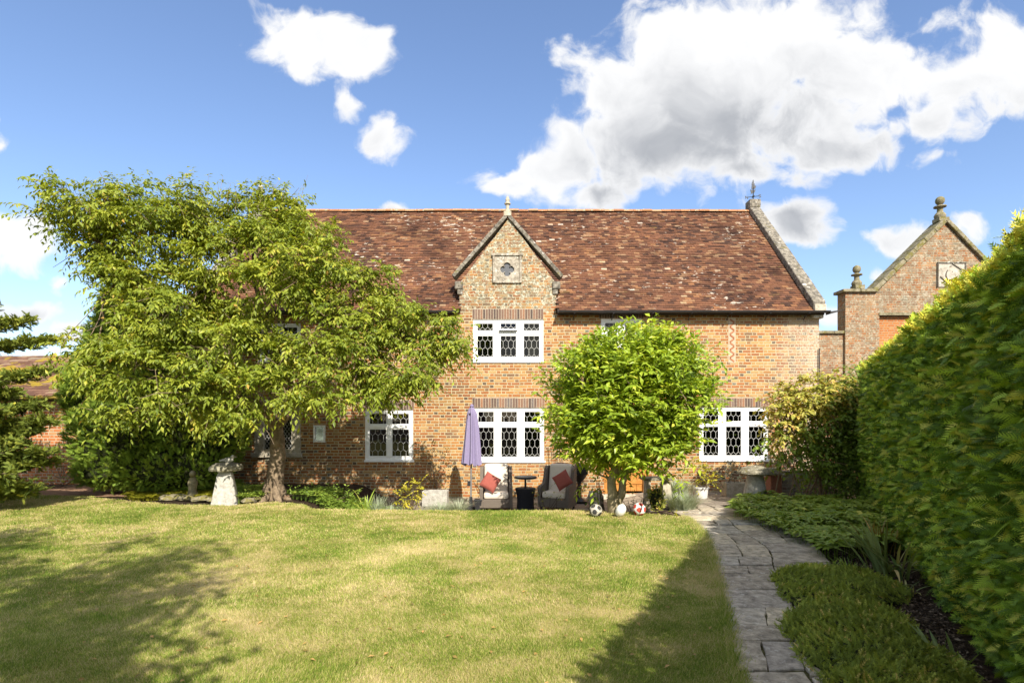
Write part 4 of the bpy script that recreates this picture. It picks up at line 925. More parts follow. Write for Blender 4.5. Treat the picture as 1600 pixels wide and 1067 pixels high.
mb.raw([(-22, RYo, rz), (zx(150) + .1, RYo, rz), (zx(150) + .1, OY + 5.7, ez - .1), (-22, OY + 5.7, ez - .1)], [(0, 1, 2, 3)]); mb.raw([(-22, OY - .3, ez - .09), (zx(150) + .1, OY - .3, ez - .09), (zx(150) + .1, RYo, rz - .01), (-22, RYo, rz - .01)], [(0, 1, 2, 3)])
mb.raw([(zx(150), OY, ez - .1), (zx(150), RYo, rz - .05), (zx(150), OY + 5.5, ez - .1)], [(0, 1, 2)])
mb.build('roof', TILE_MOSS, lo)
MB().box(-22, zx(150), OY - .2, OY - .12, ez - .14, ez - .03).build('eaves_board', FASCIA, lo)
# ---------------------------------------------------------------- plants
def ell_points(rng, n, c, r, lo=.35):
    d = rdir(n, rng); rad = (lo ** 2 + (1 - lo ** 2) * rng.random(n)) ** .5
    return np.array(c) + d * rad[:, None] * np.array(r), d
def sprays(mb, tw, rng, clumps, dens, twl, nl, LL, LW, droop, hang, vb=0.0, up=0.2, lo=.35, fold=.15, twr=.004, twfrac=.12, curl=.12, sub=0):
    """twigs with alternate leaves, scattered through the lobes of a crown"""
    for (px, py, Y, rx, rz, ry) in clumps:
        c = P(px, py, Y); s_ = Y / F; r = (rx * s_, ry, rz * s_)
        n = max(6, int(dens * (rx * rz) * s_ * s_ * (0.6 + ry)))
        if sub:
            m_ = max(3, int(n / sub)); sc_, sd0 = ell_points(rng, m_, c, r, lo); wh = rng.integers(0, m_, n)
            st = sc_[wh] + rng.normal(size=(n, 3)) * (.17, .17, .065); d = nrmz(sd0[wh] * .7 + nrmz(rng.normal(size=(n, 3)) * (1, 1, .2)) * .8); vsub = (rng.random(m_) - .5)[wh] * .22
        else: st, d = ell_points(rng, n, c, r, lo); vsub = 0
        d0 = nrmz(d * .8 + rng.normal(size=(n, 3)) * .45 + (0, 0, up)); Lt = twl * (.6 + .8 * rng.random(n)); dr = droop * (.5 + rng.random(n))
        tv = np.clip(.42 + vsub + rng.normal(size=n) * .12 + vb, 0.02, .96)
        T = np.linspace(.12, 1, nl)
        pos = st[:, None] + Lt[:, None, None] * (d0[:, None] * T[None, :, None]) - np.array([0, 0, 1]) * (dr * Lt)[:, None, None] * (T ** 2)[None, :, None]
        tan = nrmz(d0[:, None] - np.array([0, 0, 2.0]) * dr[:, None, None] * T[None, :, None])
        side = nrmz(np.cross(tan, np.array([0, 0, 1.0]) + rng.normal(size=(n, 1, 3)) * .2))
        sg = np.where(np.arange(nl) % 2 == 0, 1, -1)[None, :, None]
        ax = tan * .65 + side * sg * .75 + np.array([0, 0, -hang]) + rng.normal(size=(n, nl, 3)) * .25
        upv = np.array([0, 0, 1.0]) + rng.normal(size=(n, nl, 3)) * .35 + np.array([0, -.35, 0]); 
        a = np.clip(tv[:, None] + rng.normal(size=(n, nl)) * .14, 0, .97); a = np.where(rng.random((n, nl)) < .005, 1.0, a)
        k = n * nl
        leaves(mb, pos.reshape(k, 3), ax.reshape(k, 3), upv.reshape(k, 3), LL * (.65 + .6 * rng.random(k)), LW * (.7 + .5 * rng.random(k)), a.reshape(k), fold, curl)
        if tw is not None:
            for i in np.nonzero(rng.random(n) < twfrac)[0]:
                tt = np.array([-.5, .3, .9]); p_ = st[i] + Lt[i] * d0[i] * tt[:, None] - np.array([0, 0, 1]) * dr[i] * Lt[i] * (tt ** 2 * np.sign(tt))[:, None]
                tw.tube(p_, [twr * 1.6, twr, twr * .4], 3, cap=False)
def limb(mb, pts, r0, r1, k=8, rng=None, wob=.03, n=9):
    pts = np.array(pts, float); s = np.linspace(0, len(pts) - 1, n); i = np.clip(s.astype(int), 0, len(pts) - 2); f = (s - i)[:, None]
    # Catmull-Rom through the points
    pp = np.concatenate([[2 * pts[0] - pts[1]], pts, [2 * pts[-1] - pts[-2]]])
    p0, p1, p2, p3 = pp[i], pp[i + 1], pp[i + 2], pp[i + 3]
    q = .5 * (2 * p1 + (p2 - p0) * f + (2 * p0 - 5 * p1 + 4 * p2 - p3) * f ** 2 + (3 * p1 - p0 - 3 * p2 + p3) * f ** 3)
    if rng is not None: q[1:-1] += rng.normal(size=(n - 2, 3)) * wob
    mb.tube(q, np.linspace(r0, r1, n), k); return q

# the spreading cherry before the left half of the house
rng = np.random.default_rng(21); TY = 12.3
ch = thing('cherry_tree', 'large spreading cherry tree with drooping yellow green leaves before the left half of the house', 'tree', (P(428, 775, TY)[0], TY, 0))
CL = [(118, 322, 11.6, 52, 42, .7), (95, 350, 11.5, 30, 28, .5), (180, 335, 11.8, 70, 48, 1.0), (160, 430, 11.8, 44, 26, .5), (230, 375, 12.0, 80, 62, 1.2), (250, 330, 12.4, 60, 42, .9), (325, 345, 12.6, 70, 48, 1.1), (405, 345, 12.8, 60, 52, 1.0),
      (375, 400, 11.8, 75, 50, 1.0), (460, 375, 12.2, 75, 55, 1.2), (420, 445, 11.2, 70, 48, .9), (500, 425, 11.6, 70, 55, 1.1), (560, 445, 12.2, 55, 50, 1.0), (565, 500, 11.5, 75, 52, 1.0), (620, 505, 12.0, 50, 40, .8),
      (655, 530, 11.8, 60, 42, .7), (700, 545, 11.6, 38, 28, .5), (630, 580, 11.2, 65, 42, .7), (655, 612, 11.3, 32, 34, .5), (585, 602, 11.0, 54, 32, .7), (530, 570, 11.0, 62, 42, .8), (500, 620, 10.7, 55, 24, .5), (450, 610, 10.8, 50, 30, .6),
      (400, 530, 10.9, 70, 42, .8), (455, 545, 10.8, 60, 34, .7), (330, 540, 10.8, 70, 44, .8), (250, 500, 11.0, 80, 42, .9), (190, 530, 10.9, 66, 44, .8), (150, 575, 10.7, 42, 36, .6), (240, 580, 10.6, 80, 42, .8), (200, 630, 10.6, 72, 28, .6), (300, 610, 10.6, 66, 36, .6),
      (290, 655, 10.7, 46, 16, .4), (380, 600, 10.8, 56, 30, .6), (130, 545, 11.0, 30, 26, .4), (320, 460, 11.4, 60, 34, .8), (225, 440, 11.6, 60, 34, .9), (360, 650, 10.8, 38, 20, .4), (270, 540, 11.6, 60, 40, .8), (150, 385, 11.8, 52, 30, .7), (340, 500, 12.2, 50, 30, .7)]
crown = MB(); tw = MB()
CL = [(a + 14 * max(0, (200 - a) / 100), *r_) for a, *r_ in CL]
sprays(crown, tw, rng, CL, 400, .34, 9, .118, .050, .42, .5, vb=.02, up=.3, sub=26, lo=.4)
# loose shoots sticking up out of the top
for px in list(range(115, 470, 11)):
    py = 300 + 8 * math.sin(px * .09) + rng.normal() * 8; p0 = np.array(P(px, py + 22, 12.1)); p1 = p0 + np.array([rng.normal() * .15, rng.normal() * .1, .35 + .3 * rng.random()])
    tw.tube([p0, (p0 + p1) / 2 + rng.normal(size=3) * .03, p1], [.006, .004, .002], 3, cap=False)
    T = rng.random(10); pos = p0 + (p1 - p0) * T[:, None]; leaves(crown, pos, rng.normal(size=(10, 3)) * (.8, .6, .3) + (0, 0, .1), np.tile([0, -.3, 1.], (10, 1)) + rng.normal(size=(10, 3)) * .3, .11, .036, np.clip(.45 + rng.normal(size=10) * .15, 0, 1))
crown.build('crown', L_CHERRY, ch); tw.build('twigs', TWIG, ch)
tk = MB(); B0 = np.array([P(428, 778, TY)[0], TY, -.06]); rg = np.random.default_rng(4)
th_ = np.linspace(0, 2 * np.pi, 15)[:-1]
fk = np.array(P(432, 668, TY))
limb(tk, [B0, np.array(P(431, 735, TY)), np.array(P(434, 700, TY)), fk], .195, .135, 12, rg, .012, 12)
for a in np.linspace(0, 5.4, 6): tk.tube([B0 + np.array([math.cos(a) * .42, math.sin(a) * .4, -.05]), B0 + np.array([math.cos(a) * .22, math.sin(a) * .22, .10]), B0 + np.array([math.cos(a) * .08, math.sin(a) * .08, .42])], [.05, .09, .10], 7)
hubs = [((398, 640, 12.3), .10), ((470, 628, 12.0), .085), ((428, 610, 12.5), .12), ((455, 560, 12.2), .07), ((400, 560, 12.3), .07)]
A = np.array(P(398, 625, 12.2)); B = np.array(P(468, 615, 12.1)); D = np.array(P(430, 560, 12.5)); E = np.array(P(310, 460, 12.2)); G = np.array(P(540, 520, 12.0)); H = np.array(P(395, 430, 12.5)); I_ = np.array(P(190, 420, 11.9))
limb(tk, [fk, A, P(360, 560, 12.0), E], .11, .06, 8, rg, .03, 10); limb(tk, [fk, B, P(510, 560, 12), G], .10, .05, 8, rg, .03, 10); limb(tk, [fk, P(428, 620, 12.4), D, H], .11, .05, 8, rg, .03, 10)
limb(tk, [E, P(255, 425, 12), I_, P(120, 345, 11.7)], .055, .015, 6, rg, .03, 10)
for (px, py, Y, *_r) in CL:
    tgt = np.array(P(px, py + 8, Y)); src = min([E, G, H, A, B, D, I_], key=lambda q: np.linalg.norm(q - tgt)); mid = (src + tgt) / 2 + np.array([0, 0, .12 + .1 * rg.random()])
    if np.linalg.norm(tgt - src) > .1: limb(tk, [src, mid, tgt], .034, .010, 5, rg, .05, 7)
    for _ in range(3):
        e = tgt + rg.normal(size=3) * (.45, .4, .3); limb(tk, [mid, (mid + e) / 2 + (0, 0, .08), e], .014, .005, 4, rg, .03, 6)
tk.build('trunk', BARK, ch, smooth=True)

# generic dense conifer mass
def conifer(name, label, cat, clumps, mat, nper, S, seed, base, vmean=.42, upw=.5, trunk=None, core=.84, shear=.0, lit=None):
    rng = np.random.default_rng(seed); o = thing(name, label, cat, base); mb = MB(); cr = MB(); pr = frond_proto(5, .11, .46)
    for (c, r) in clumps:
        c = np.array(c, float); r = np.array(r, float)
        area = 4 * np.pi * ((r[0] * r[1]) ** 1.6 + (r[0] * r[2]) ** 1.6 + (r[1] * r[2]) ** 1.6) ** (1 / 1.6) / 3 ** (1 / 1.6)
        n = int(area * nper); d = rdir(n, rng); d = d[d[:, 1] < .55]; n = len(d)
        bump_ = (vnoise(d * 3 + c, 1.6, seed, 3) - .5) * .30
        nz = vnoise(d * 3 + c, 4.5, seed + 3, 2)
        rad = 1 + bump_ - .16 * rng.random(n) ** 1.5
        pos = c + d * rad[:, None] * r
        dn = nrmz(d / r); ax = nrmz(dn * .75 + np.array([0, 0, upw]) + rng.normal(size=(n, 3)) * .35)
        nr = nrmz(rng.normal(size=(n, 3)) * .8 + dn * .3)
        a = np.clip(vmean + (nz - .5) * .45 + rng.normal(size=n) * .14, 0, 1)
        place(mb, pr, pos, ax, nr, S * (.65 + .7 * rng.random(n)), a)
        # inner mass of old brown-green wood
        nu, nv = 28, 16; U = np.linspace(0, 2 * np.pi, nu + 1)[:-1]; V = np.linspace(0, np.pi, nv); UU, VV = np.meshgrid(U, V)
        dd = np.stack([np.cos(UU) * np.sin(VV), np.sin(UU) * np.sin(VV), np.cos(VV)], -1).reshape(-1, 3)
        rr_ = core + (vnoise(dd * 3 + c, 1.6, seed, 3) - .5) * .30
        vv = c + dd * rr_[:, None] * r; i = np.arange(nv - 1)[:, None] * nu; j = np.arange(nu)[None]; j2 = (j + 1) % nu
        cr.raw(vv, np.stack([i + j, i + nu + j, i + nu + j2, i + j2], -1).reshape(-1, 4))
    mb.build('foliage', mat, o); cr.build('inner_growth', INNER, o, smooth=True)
    if trunk is not None: trunk(o)
    return o
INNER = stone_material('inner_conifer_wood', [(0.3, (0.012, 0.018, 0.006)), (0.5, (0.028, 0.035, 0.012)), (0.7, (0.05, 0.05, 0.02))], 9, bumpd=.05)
def cp(px, py, Y, rx, rz, ry): return (P(px, py, Y), (rx * Y / F, ry, rz * Y / F))
def tr1(o):
    m_ = MB(); x, y, z = BASE[o.name]; m_.tube([(x, y, -.1), (x + .05, y, 1.2)], [.16, .12], 8); m_.build('trunk', BARK, o)
conifer('cypress_bush', 'big dense dark green cypress bush behind the cherry tree, left of the stone mushroom', 'conifer',
        [cp(215, 680, 13.6, 92, 78, 1.25), cp(250, 600, 14.0, 128, 105, 1.3), cp(160, 620, 13.7, 48, 70, .9), cp(300, 670, 13.7, 82, 85, 1.1), cp(235, 520, 14.2, 58, 75, 1.0), cp(270, 730, 13.3, 88, 38, 1.0), cp(180, 735, 13.2, 55, 28, .7), cp(180, 530, 14.0, 32, 55, .7), cp(200, 490, 14.3, 34, 60, .7)],
        L_CONIF, 230, .15, 31, (P(230, 770, 14)[0], 13.9, 0), trunk=tr1)
# distant tree tops behind the outbuilding
def far_tree(px, py, Y, h, seed, label):
    rng = np.random.default_rng(seed); x = P(px, py, Y)[0]; o = thing('background_tree', label, 'tree', (x, Y, -.4), 'trees behind the low outbuilding')
    cr = MB(); tw = MB(); sprays(cr, tw, rng, [(px, py, Y, h, h * .8, 1.2), (px - h * .5, py + h * .5, Y, h * .8, h * .6, 1.0), (px + h * .5, py + h * .5, Y, h * .8, h * .6, 1.0)], 9, .8, 9, .17, .07, .3, .2, up=.5)
    cr.build('crown', L_COVER, o); limb(tw, [(x, Y, -.5), (x + .1, Y, P(px, py, Y)[2])], .18, .04, 8); tw.build('trunk', TWIGD, o)
far_tree(102, 570, 27, 24, 61, 'thin leafed tree top showing above the mossy roof'); far_tree(148, 562, 26, 26, 62, 'rounder tree top between mossy roof and the cypress bush')

# cedar at the left edge
rng = np.random.default_rng(9); cX, cY = -12.9, 11.6
ce = thing('cedar_tree', 'cedar with layered drooping branches reaching in from the left edge', 'conifer', (cX, cY, 0)); nb = MB(); bw = MB(); pr = frond_proto(5, .16, .38)
bw2 = MB(); bw2.tube([(cX, cY, -.2), (cX + .05, cY, 2.5), (cX, cY, 5.2)], [.24, .17, .03], 9); bw2.build('trunk', BARK, ce)
tips = [(8, 470, 12.5), (62, 500, 11.8), (102, 528, 11.5), (95, 578, 11.2), (80, 630, 10.8), (92, 655, 10.7), (70, 672, 10.7), (88, 705, 10.7), (60, 722, 10.6), (95, 720, 11.0), (30, 690, 10.3), (45, 755, 10.5), (20, 640, 10.2), (10, 590, 10.2), (40, 610, 10.6), (25, 740, 10.2), (70, 765, 10.9), (5, 500, 11.4), (30, 660, 10.5), (15, 710, 10.2), (50, 690, 10.6), (8, 760, 10.3)]
for (px, py, Y) in tips:
    tip = np.array(P(px - 22, py, Y)); root = np.array([cX, cY, np.clip(tip[2] + .2 - .35 * np.linalg.norm(tip[:2] - (cX, cY)) * .3, .2, 5)]); mid = (root + tip) / 2 + (0, 0, -.12)
    q = limb(bw, [root, mid, tip], .05, .008, 5, rng, .02, 10); dirb = nrmz(tip - root)
    L_ = np.linalg.norm(tip - root)
    nS = int(15 * L_)
    for s_ in np.linspace(.25, 1, nS):
        c = root + (tip - root) * s_ + (0, 0, -.12 * math.sin(math.pi * s_)); sidev = np.cross(dirb, (0, 0, 1)); wdt = (.56 - .36 * s_) if s_ > .35 else .4
        for sg in (-1, 1):
            e = c + sidev * sg * wdt * (.6 + .6 * rng.random()) + dirb * wdt * .55 + (0, 0, rng.normal() * .05 - .02)
            bw.tube([c, e], [.008, .003], 3, cap=False)
            n = int(11 + 32 * wdt); T = rng.random(n)[:, None]; pos = c + (e - c) * T + rng.normal(size=(n, 3)) * .025
            place(nb, pr, pos, nrmz((e - c)) * .6 + rng.normal(size=(n, 3)) * .45 + (0, 0, .28), rng.normal(size=(n, 3)) + (0, 0, .4), .085 + .06 * rng.random(n), np.clip(.42 + .05 * (700 - py) / 100 + rng.normal(size=n) * .17, 0, 1))  # higher branches get paler needles, sunlight put into their tone
nb.build('foliage', L_CEDAR, ce); bw.build('branches', TWIGD, ce)

# clipped round laurel on two stems
rng = np.random.default_rng(31); LY = 10.45
lt = thing('laurel_tree', 'clipped round bright green laurel tree on forked stems before the oak door', 'tree', (P(966, 800, LY)[0], LY, 0))
cr = MB(); tw = MB(); 
CLB = [(1000, 612, LY, 122, 100, 1.25), (1000, 560, LY, 92, 52, 1.0), (940, 640, LY, 68, 78, 1.05), (1055, 630, LY, 66, 84, 1.05), (1000, 690, LY, 92, 50, 1.05), (945, 705, LY, 42, 34, .7), (1045, 705, LY, 46, 34, .75), (1078, 575, LY, 38, 40, .7), (920, 585, LY, 40, 45, .7), (1000, 640, LY - .2, 110, 95, 1.1)]
CLB = [(984 + (a - 1000) * .90, b, Y_, rx * .88, rz * .97, ry) for a, b, Y_, rx, rz, ry in CLB]
sprays(cr, tw, rng, CLB, 520, .24, 7, .142, .06, .12, .10, vb=.08, up=.6, lo=.70, fold=.12, curl=.2, sub=14)
sprays(cr, tw, rng, [(1105, 585, LY, 24, 22, .3), (1118, 565, LY, 10, 8, .2), (1000, 512, LY, 14, 10, .2), (1110, 620, LY, 14, 26, .3), (925, 755, LY - .1, 12, 12, .2), (1060, 740, LY, 22, 14, .3), (900, 720, LY, 14, 16, .2)], 70, .3, 7, .14, .048, .2, .15, up=.3)
cr.build('crown', L_BAY, lt); tw.build('twigs', TWIG, lt)
tk = MB(); b0 = np.array([P(962, 800, LY)[0], LY, -.08]); fk = np.array(P(958, 778, LY))
limb(tk, [b0, fk], .135, .12, 10, None, 0, 4); limb(tk, [fk, P(956, 755, LY), P(962, 720, LY), P(960, 660, LY)], .10, .05, 9, rng, .008, 9); limb(tk, [np.array(fk) + (.06, 0, -.12), P(972, 770, LY), P(974, 750, LY), P(988, 725, LY), P(1030, 690, LY)], .085, .04, 9, rng, .008, 10)
for (e, m_) in (((930, 740), (945, 745)), ((1050, 700), (1010, 722)), ((900, 690), (935, 720)), ((1000, 600), (980, 690)), ((1070, 620), (1030, 680)), ((930, 600), (955, 670))): limb(tk, [P(965, 745, LY), P(*m_, LY), P(*e, LY)], .03, .012, 6, rng, .02, 6)
tk.build('trunk', BAYBARK, lt, smooth=True)

# clipped hedge running away on the right
HS = .511; hx = lambda y: 1.18 + HS * y
hd = thing('clipped_hedge', 'tall clipped conifer hedge running along the right side, its shaded face towards the path', 'hedge', (hx(5) + .7, 5, 0))
Y0, Y1, HH, TH = -2.2, 11.7, 2.72, 1.25; dv = nrmz(np.array([HS, 1.0, 0])); nf = np.array([-dv[1], dv[0], 0])       # face normal, towards the path
def hsurf(y, z):        # point on the face
    inset = -.10 * math.pi * 0 + np.where(z < .9, (.9 - z) * (.16 + .14 * sstep(5, 11, y)), 0) + .25 * sstep(11.1, 11.75, y) + .10 * sstep(2.5, 2.8, z)
    und = (vnoise(np.stack([y, z], -1), .9, 40, 2) - .5) * .09 + (vnoise(np.stack([y, z], -1), 3.0, 41, 2) - .5) * .07 + (vnoise(np.stack([y * 1.3, z], -1), 8.5, 43, 2) - .5) * .12
    base = np.stack([hx(y), y, z], -1) if np.ndim(y) else np.array([hx(y), y, z])
    return base + nf * (und - inset)[..., None]
rng = np.random.default_rng(55); fo = MB()
def face_fronds(n, y0, y1, S, pr, z0=0.0, z1=HH):
    y = y0 + (y1 - y0) * rng.random(n); z = z0 + (z1 - z0) * rng.random(n); p_ = hsurf(y, z) - nf * (.26 * rng.random(n) ** 1.3)[:, None]; p_[:, 2] += 0
    lump = .45 * vnoise(np.stack([y, z], -1), 2.6, 45, 2) + .55 * vnoise(np.stack([y * 1.3, z], -1), 8.5, 43, 2)
    ax = nrmz(nf * .6 + dv * rng.normal(size=(n, 1)) * .5 + np.array([0, 0, 1]) * (-.05 + rng.normal(size=(n, 1)) * .45)); nr = nrmz(rng.normal(size=(n, 3)) * .7 + (0, 0, .5))
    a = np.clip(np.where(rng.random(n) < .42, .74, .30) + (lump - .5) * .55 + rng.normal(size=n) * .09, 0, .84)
    place(fo, pr, p_, ax, nr, S * (.6 + .8 * rng.random(n)), a)
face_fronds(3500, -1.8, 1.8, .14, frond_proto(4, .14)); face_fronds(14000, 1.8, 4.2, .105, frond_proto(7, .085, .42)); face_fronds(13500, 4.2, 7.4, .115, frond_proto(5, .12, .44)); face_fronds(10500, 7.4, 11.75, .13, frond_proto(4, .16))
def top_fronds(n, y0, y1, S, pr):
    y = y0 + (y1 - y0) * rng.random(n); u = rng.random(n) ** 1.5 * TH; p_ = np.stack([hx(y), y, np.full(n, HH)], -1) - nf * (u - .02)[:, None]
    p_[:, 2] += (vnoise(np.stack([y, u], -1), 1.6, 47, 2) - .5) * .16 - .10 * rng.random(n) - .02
    ax = nrmz(rng.normal(size=(n, 3)) * .45 + nf * .15 + (0, 0, .75)); place(fo, pr, p_, ax, rng.normal(size=(n, 3)), S * (.6 + .8 * rng.random(n)), np.clip(.85 + rng.normal(size=n) * .06, 0, 1))  # top sprays take the yellow stops: golden tips plus painted sunlight
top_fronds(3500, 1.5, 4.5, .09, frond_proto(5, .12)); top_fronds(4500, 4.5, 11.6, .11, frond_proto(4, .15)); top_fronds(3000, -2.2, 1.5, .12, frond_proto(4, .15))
n = 2600; u = rng.random(n) * TH; z = rng.random(n) * HH; p_ = np.array([hx(Y1), Y1, 0]) + dv * (.02 + (vnoise(np.stack([u, z], -1), 2, 50, 2) - .5) * .2)[:, None] - nf * u[:, None]; p_[:, 2] = z
place(fo, frond_proto(4, .15), p_, nrmz(dv * .6 + rng.normal(size=(n, 3)) * .4 + (0, 0, .4)), rng.normal(size=(n, 3)), .12, np.clip(.5 + rng.normal(size=n) * .15, 0, 1))
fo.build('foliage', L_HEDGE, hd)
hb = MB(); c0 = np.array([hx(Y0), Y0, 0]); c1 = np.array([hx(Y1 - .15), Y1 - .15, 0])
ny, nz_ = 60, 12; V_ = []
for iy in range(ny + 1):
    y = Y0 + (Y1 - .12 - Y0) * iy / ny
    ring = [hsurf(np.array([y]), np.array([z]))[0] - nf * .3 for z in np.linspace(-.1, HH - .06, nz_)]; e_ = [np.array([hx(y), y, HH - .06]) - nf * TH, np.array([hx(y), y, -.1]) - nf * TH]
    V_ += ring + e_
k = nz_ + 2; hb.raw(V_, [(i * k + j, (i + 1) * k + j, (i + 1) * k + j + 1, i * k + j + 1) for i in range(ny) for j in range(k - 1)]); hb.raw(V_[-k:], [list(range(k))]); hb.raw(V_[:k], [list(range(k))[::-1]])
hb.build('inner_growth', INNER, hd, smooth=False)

# tall shrub at the end of the path
rng = np.random.default_rng(71); SY = 12.4
sh_ = thing('viburnum_shrub', 'tall leggy shrub with pale green and bronze leaves between the mushroom stone and the hedge', 'shrub', (P(1290, 790, SY)[0], SY, gz(6.8, 12.4)))
cr = MB(); tw = MB()
sprays(cr, tw, rng, [(1246, 632, SY, 42, 32, .6), (1226, 660, SY - .2, 22, 26, .4), (1275, 615, SY, 42, 30, .5), (1310, 600, SY, 26, 18, .3)], 620, .28, 6, .115, .07, .4, .3, vb=.2, up=.25)  # upper left lobes: sunlight put into the paler leaf tone
cr2 = MB(); sprays(cr2, tw, rng, [(1240, 690, SY, 42, 30, .5), (1300, 660, SY, 52, 42, .7), (1345, 650, SY + .3, 40, 60, .7), (1290, 710, SY, 40, 26, .5), (1350, 720, SY, 36, 36, .5), (1385, 700, SY, 24, 50, .4)], 520, .35, 6, .12, .07, .35, .25, vb=-.08, up=.2)  # lower and right lobes: shade put into the darker green leaf colour
cr.build('leaves', L_SHRUB, sh_); cr = cr2; cr.build('leaves', L_COVER, sh_); st = MB()
for i in range(17):
    bx = 1275 + rng.normal() * 24; tx = 1205 + 170 * rng.random(); ty = 590 + 80 * rng.random(); b_ = P(bx, 790, SY + rng.normal() * .15)
    limb(st, [b_, P((bx * 1.3 + tx * .7) / 2, (790 + ty) / 2 + 8, SY), P(tx, ty + 20, SY + rng.normal() * .2)], .018, .006, 5, rng, .02, 8)
for i in range(70):
    tx = 1200 + 190 * rng.random(); ty = 620 + 110 * rng.random(); c = np.array(P(tx, ty, SY + rng.normal() * .2)); limb(st, [c, c + rng.normal(size=3) * .15, c + rng.normal(size=3) * .3 + (0, 0, .15)], .008, .003, 4, rng, .01, 5)
st.build('stems', TWIG, sh_)
rng = np.random.default_rng(72)
ds = thing('dark_shrub', 'dark green shrub in shade against the far end of the hedge', 'shrub', (P(1355, 790, 12.3)[0], 12.3, -.15))
cr = MB(); tw = MB(); sprays(cr, tw, rng, [(1345, 660, 12.3, 38, 60, .6), (1370, 720, 12.2, 36, 50, .5), (1330, 740, 12.2, 34, 36, .5), (1375, 640, 12.2, 30, 60, .4), (1340, 600, 12.4, 20, 22, .4), (1320, 700, 12.6, 46, 64, .4), (1375, 700, 12.6, 30, 80, .4), (1300, 745, 12.9, 46, 34, .4), (1350, 760, 12.4, 40, 26, .4)], 1000, .35, 7, .08, .04, .2, .1, vb=-.2, up=.4)
cr.build('leaves', L_COVER, ds); limb(tw, [(BASE[ds.name].x, 12.3, -.3), P(1350, 680, 12.3)], .07, .03, 6); tw.build('stems', TWIGD, ds)

# ---- tree behind the viewer whose shade lies on the lawn, lower left
def shade_tree(x, y, lobes, label, seed):
    rng = np.random.default_rng(seed); o = thing('garden_tree', label, 'tree', (x, y, 0), 'trees behind the viewer'); mb = MB(); tk = MB()
    limb(tk, [(x, y, -.1), (x + .05, y, 1.6), (x + .1, y - .1, 3.4)], .2, .12, 9)
    for (c, r) in lobes:
        n = int(230 * r[0] * r[2]); pos, d = ell_points(rng, n, c, r, .1)
        k = 5; pos = (pos[:, None] + rng.normal(size=(n, k, 3)) * .16).reshape(-1, 3)
        leaves(mb, pos, rng.normal(size=(n * k, 3)), rng.normal(size=(n * k, 3)) + (0, 0, 1), .16, .08, rng.random(n * k)); limb(tk, [(x + .1, y - .1, 3.0), (np.array(c) + (x, y, 3)) / 2, c], .06, .02, 5)
    mb.build('crown', L_BAY, o); tk.build('trunk', BARK, o)
def cast(px, py, h):            # where something at height h must stand for its shade to fall on this photo point of the lawn
    Y = CH * F / (py - 655); X = (px - 800) / F * Y; k = h / -SUN_DIR.z; return (X - SUN_DIR.x * k, Y - SUN_DIR.y * k, h)
LOB = []
for (px, py, h, r) in [(200, 850, 7.4, .35), (300, 862, 7.2, .38), (240, 885, 7.0, .62), (330, 900, 6.6, .22), (130, 905, 6.8, .5), (60, 930, 6.6, .5), (200, 930, 6.2, .62), (280, 940, 5.9, .4), (120, 975, 5.8, .6), (30, 990, 5.6, .5), (210, 985, 5.4, .45), (60, 1030, 5.0, .5), (150, 1020, 5.0, .4), (20, 960, 5.6, .5), (250, 1035, 4.6, .18), (330, 1045, 4.3, .18), (40, 1062, 4.4, .45), (120, 1066, 4.4, .35), (240, 1064, 4.2, .2)]:
    c = cast(px, py, h); LOB.append((c, (r, r * 1.0, r * .8)))
shade_tree(-2.9, -2.6, LOB, 'leafy garden tree standing on the lawn behind the viewpoint', 81)
LOB2 = []
for (px, py, h, r) in [(10, 838, 7.2, .5), (30, 850, 7, .3), (-30, 845, 7, .6), (15, 872, 6.6, .35), (-30, 900, 6.4, .6), (20, 905, 6.4, .3), (-70, 870, 6.8, .7)]:
    c = cast(px, py, h); LOB2.append((c, (r, r, r * .7)))
shade_tree(-5.6, -1.6, LOB2, 'second leafy tree further left behind the viewpoint', 82)
# ---------------------------------------------------------------- furniture and smaller things
PZ = -0.40
WICK = attr_material('grey_wicker', [(0, (0.16, 0.13, 0.10)), (1, (0.30, 0.25, 0.20))], rough=.8)
def wicker(name, c1, c2, sc=70):
    m, t, out = material(name); p = t.obj()
    wv = t.n('ShaderNodeTexWave', {'Vector': p, 'Scale': sc, 'Distortion': 1.0}, bands_direction='Z').outputs['Fac']; w2 = t.n('ShaderNodeTexWave', {'Vector': p, 'Scale': sc * .7}, bands_direction='X').outputs['Fac']
    h = t.m('MULTIPLY', wv, w2); principled(t, out, t.mix(h, c1, c2), .7, t.bump(h, .8, .006), .3); return m
WICK = wicker('grey_wicker', (0.15, 0.12, 0.095), (0.34, 0.29, 0.23)); WICKD = wicker('black_wicker', (0.014, 0.014, 0.018), (0.05, 0.05, 0.058))
CREAM = plain('cream_cushion', (0.66, 0.58, 0.47), .9, .1, var=.06, bump=.004); REDC = plain('dusty_red_cushion', (0.30, 0.085, 0.065), .9, .1, var=.1, bump=.003)
MAUVE = plain('mauve_canvas', (0.24, 0.205, 0.33), .85, .15, var=.08, bump=.003); POLE = plain('grey_pole', (0.30, 0.29, 0.28), .35, .5, .4)
TERRA = plain('dark_terracotta', (0.26, 0.12, 0.08), .85, .15, var=.25)
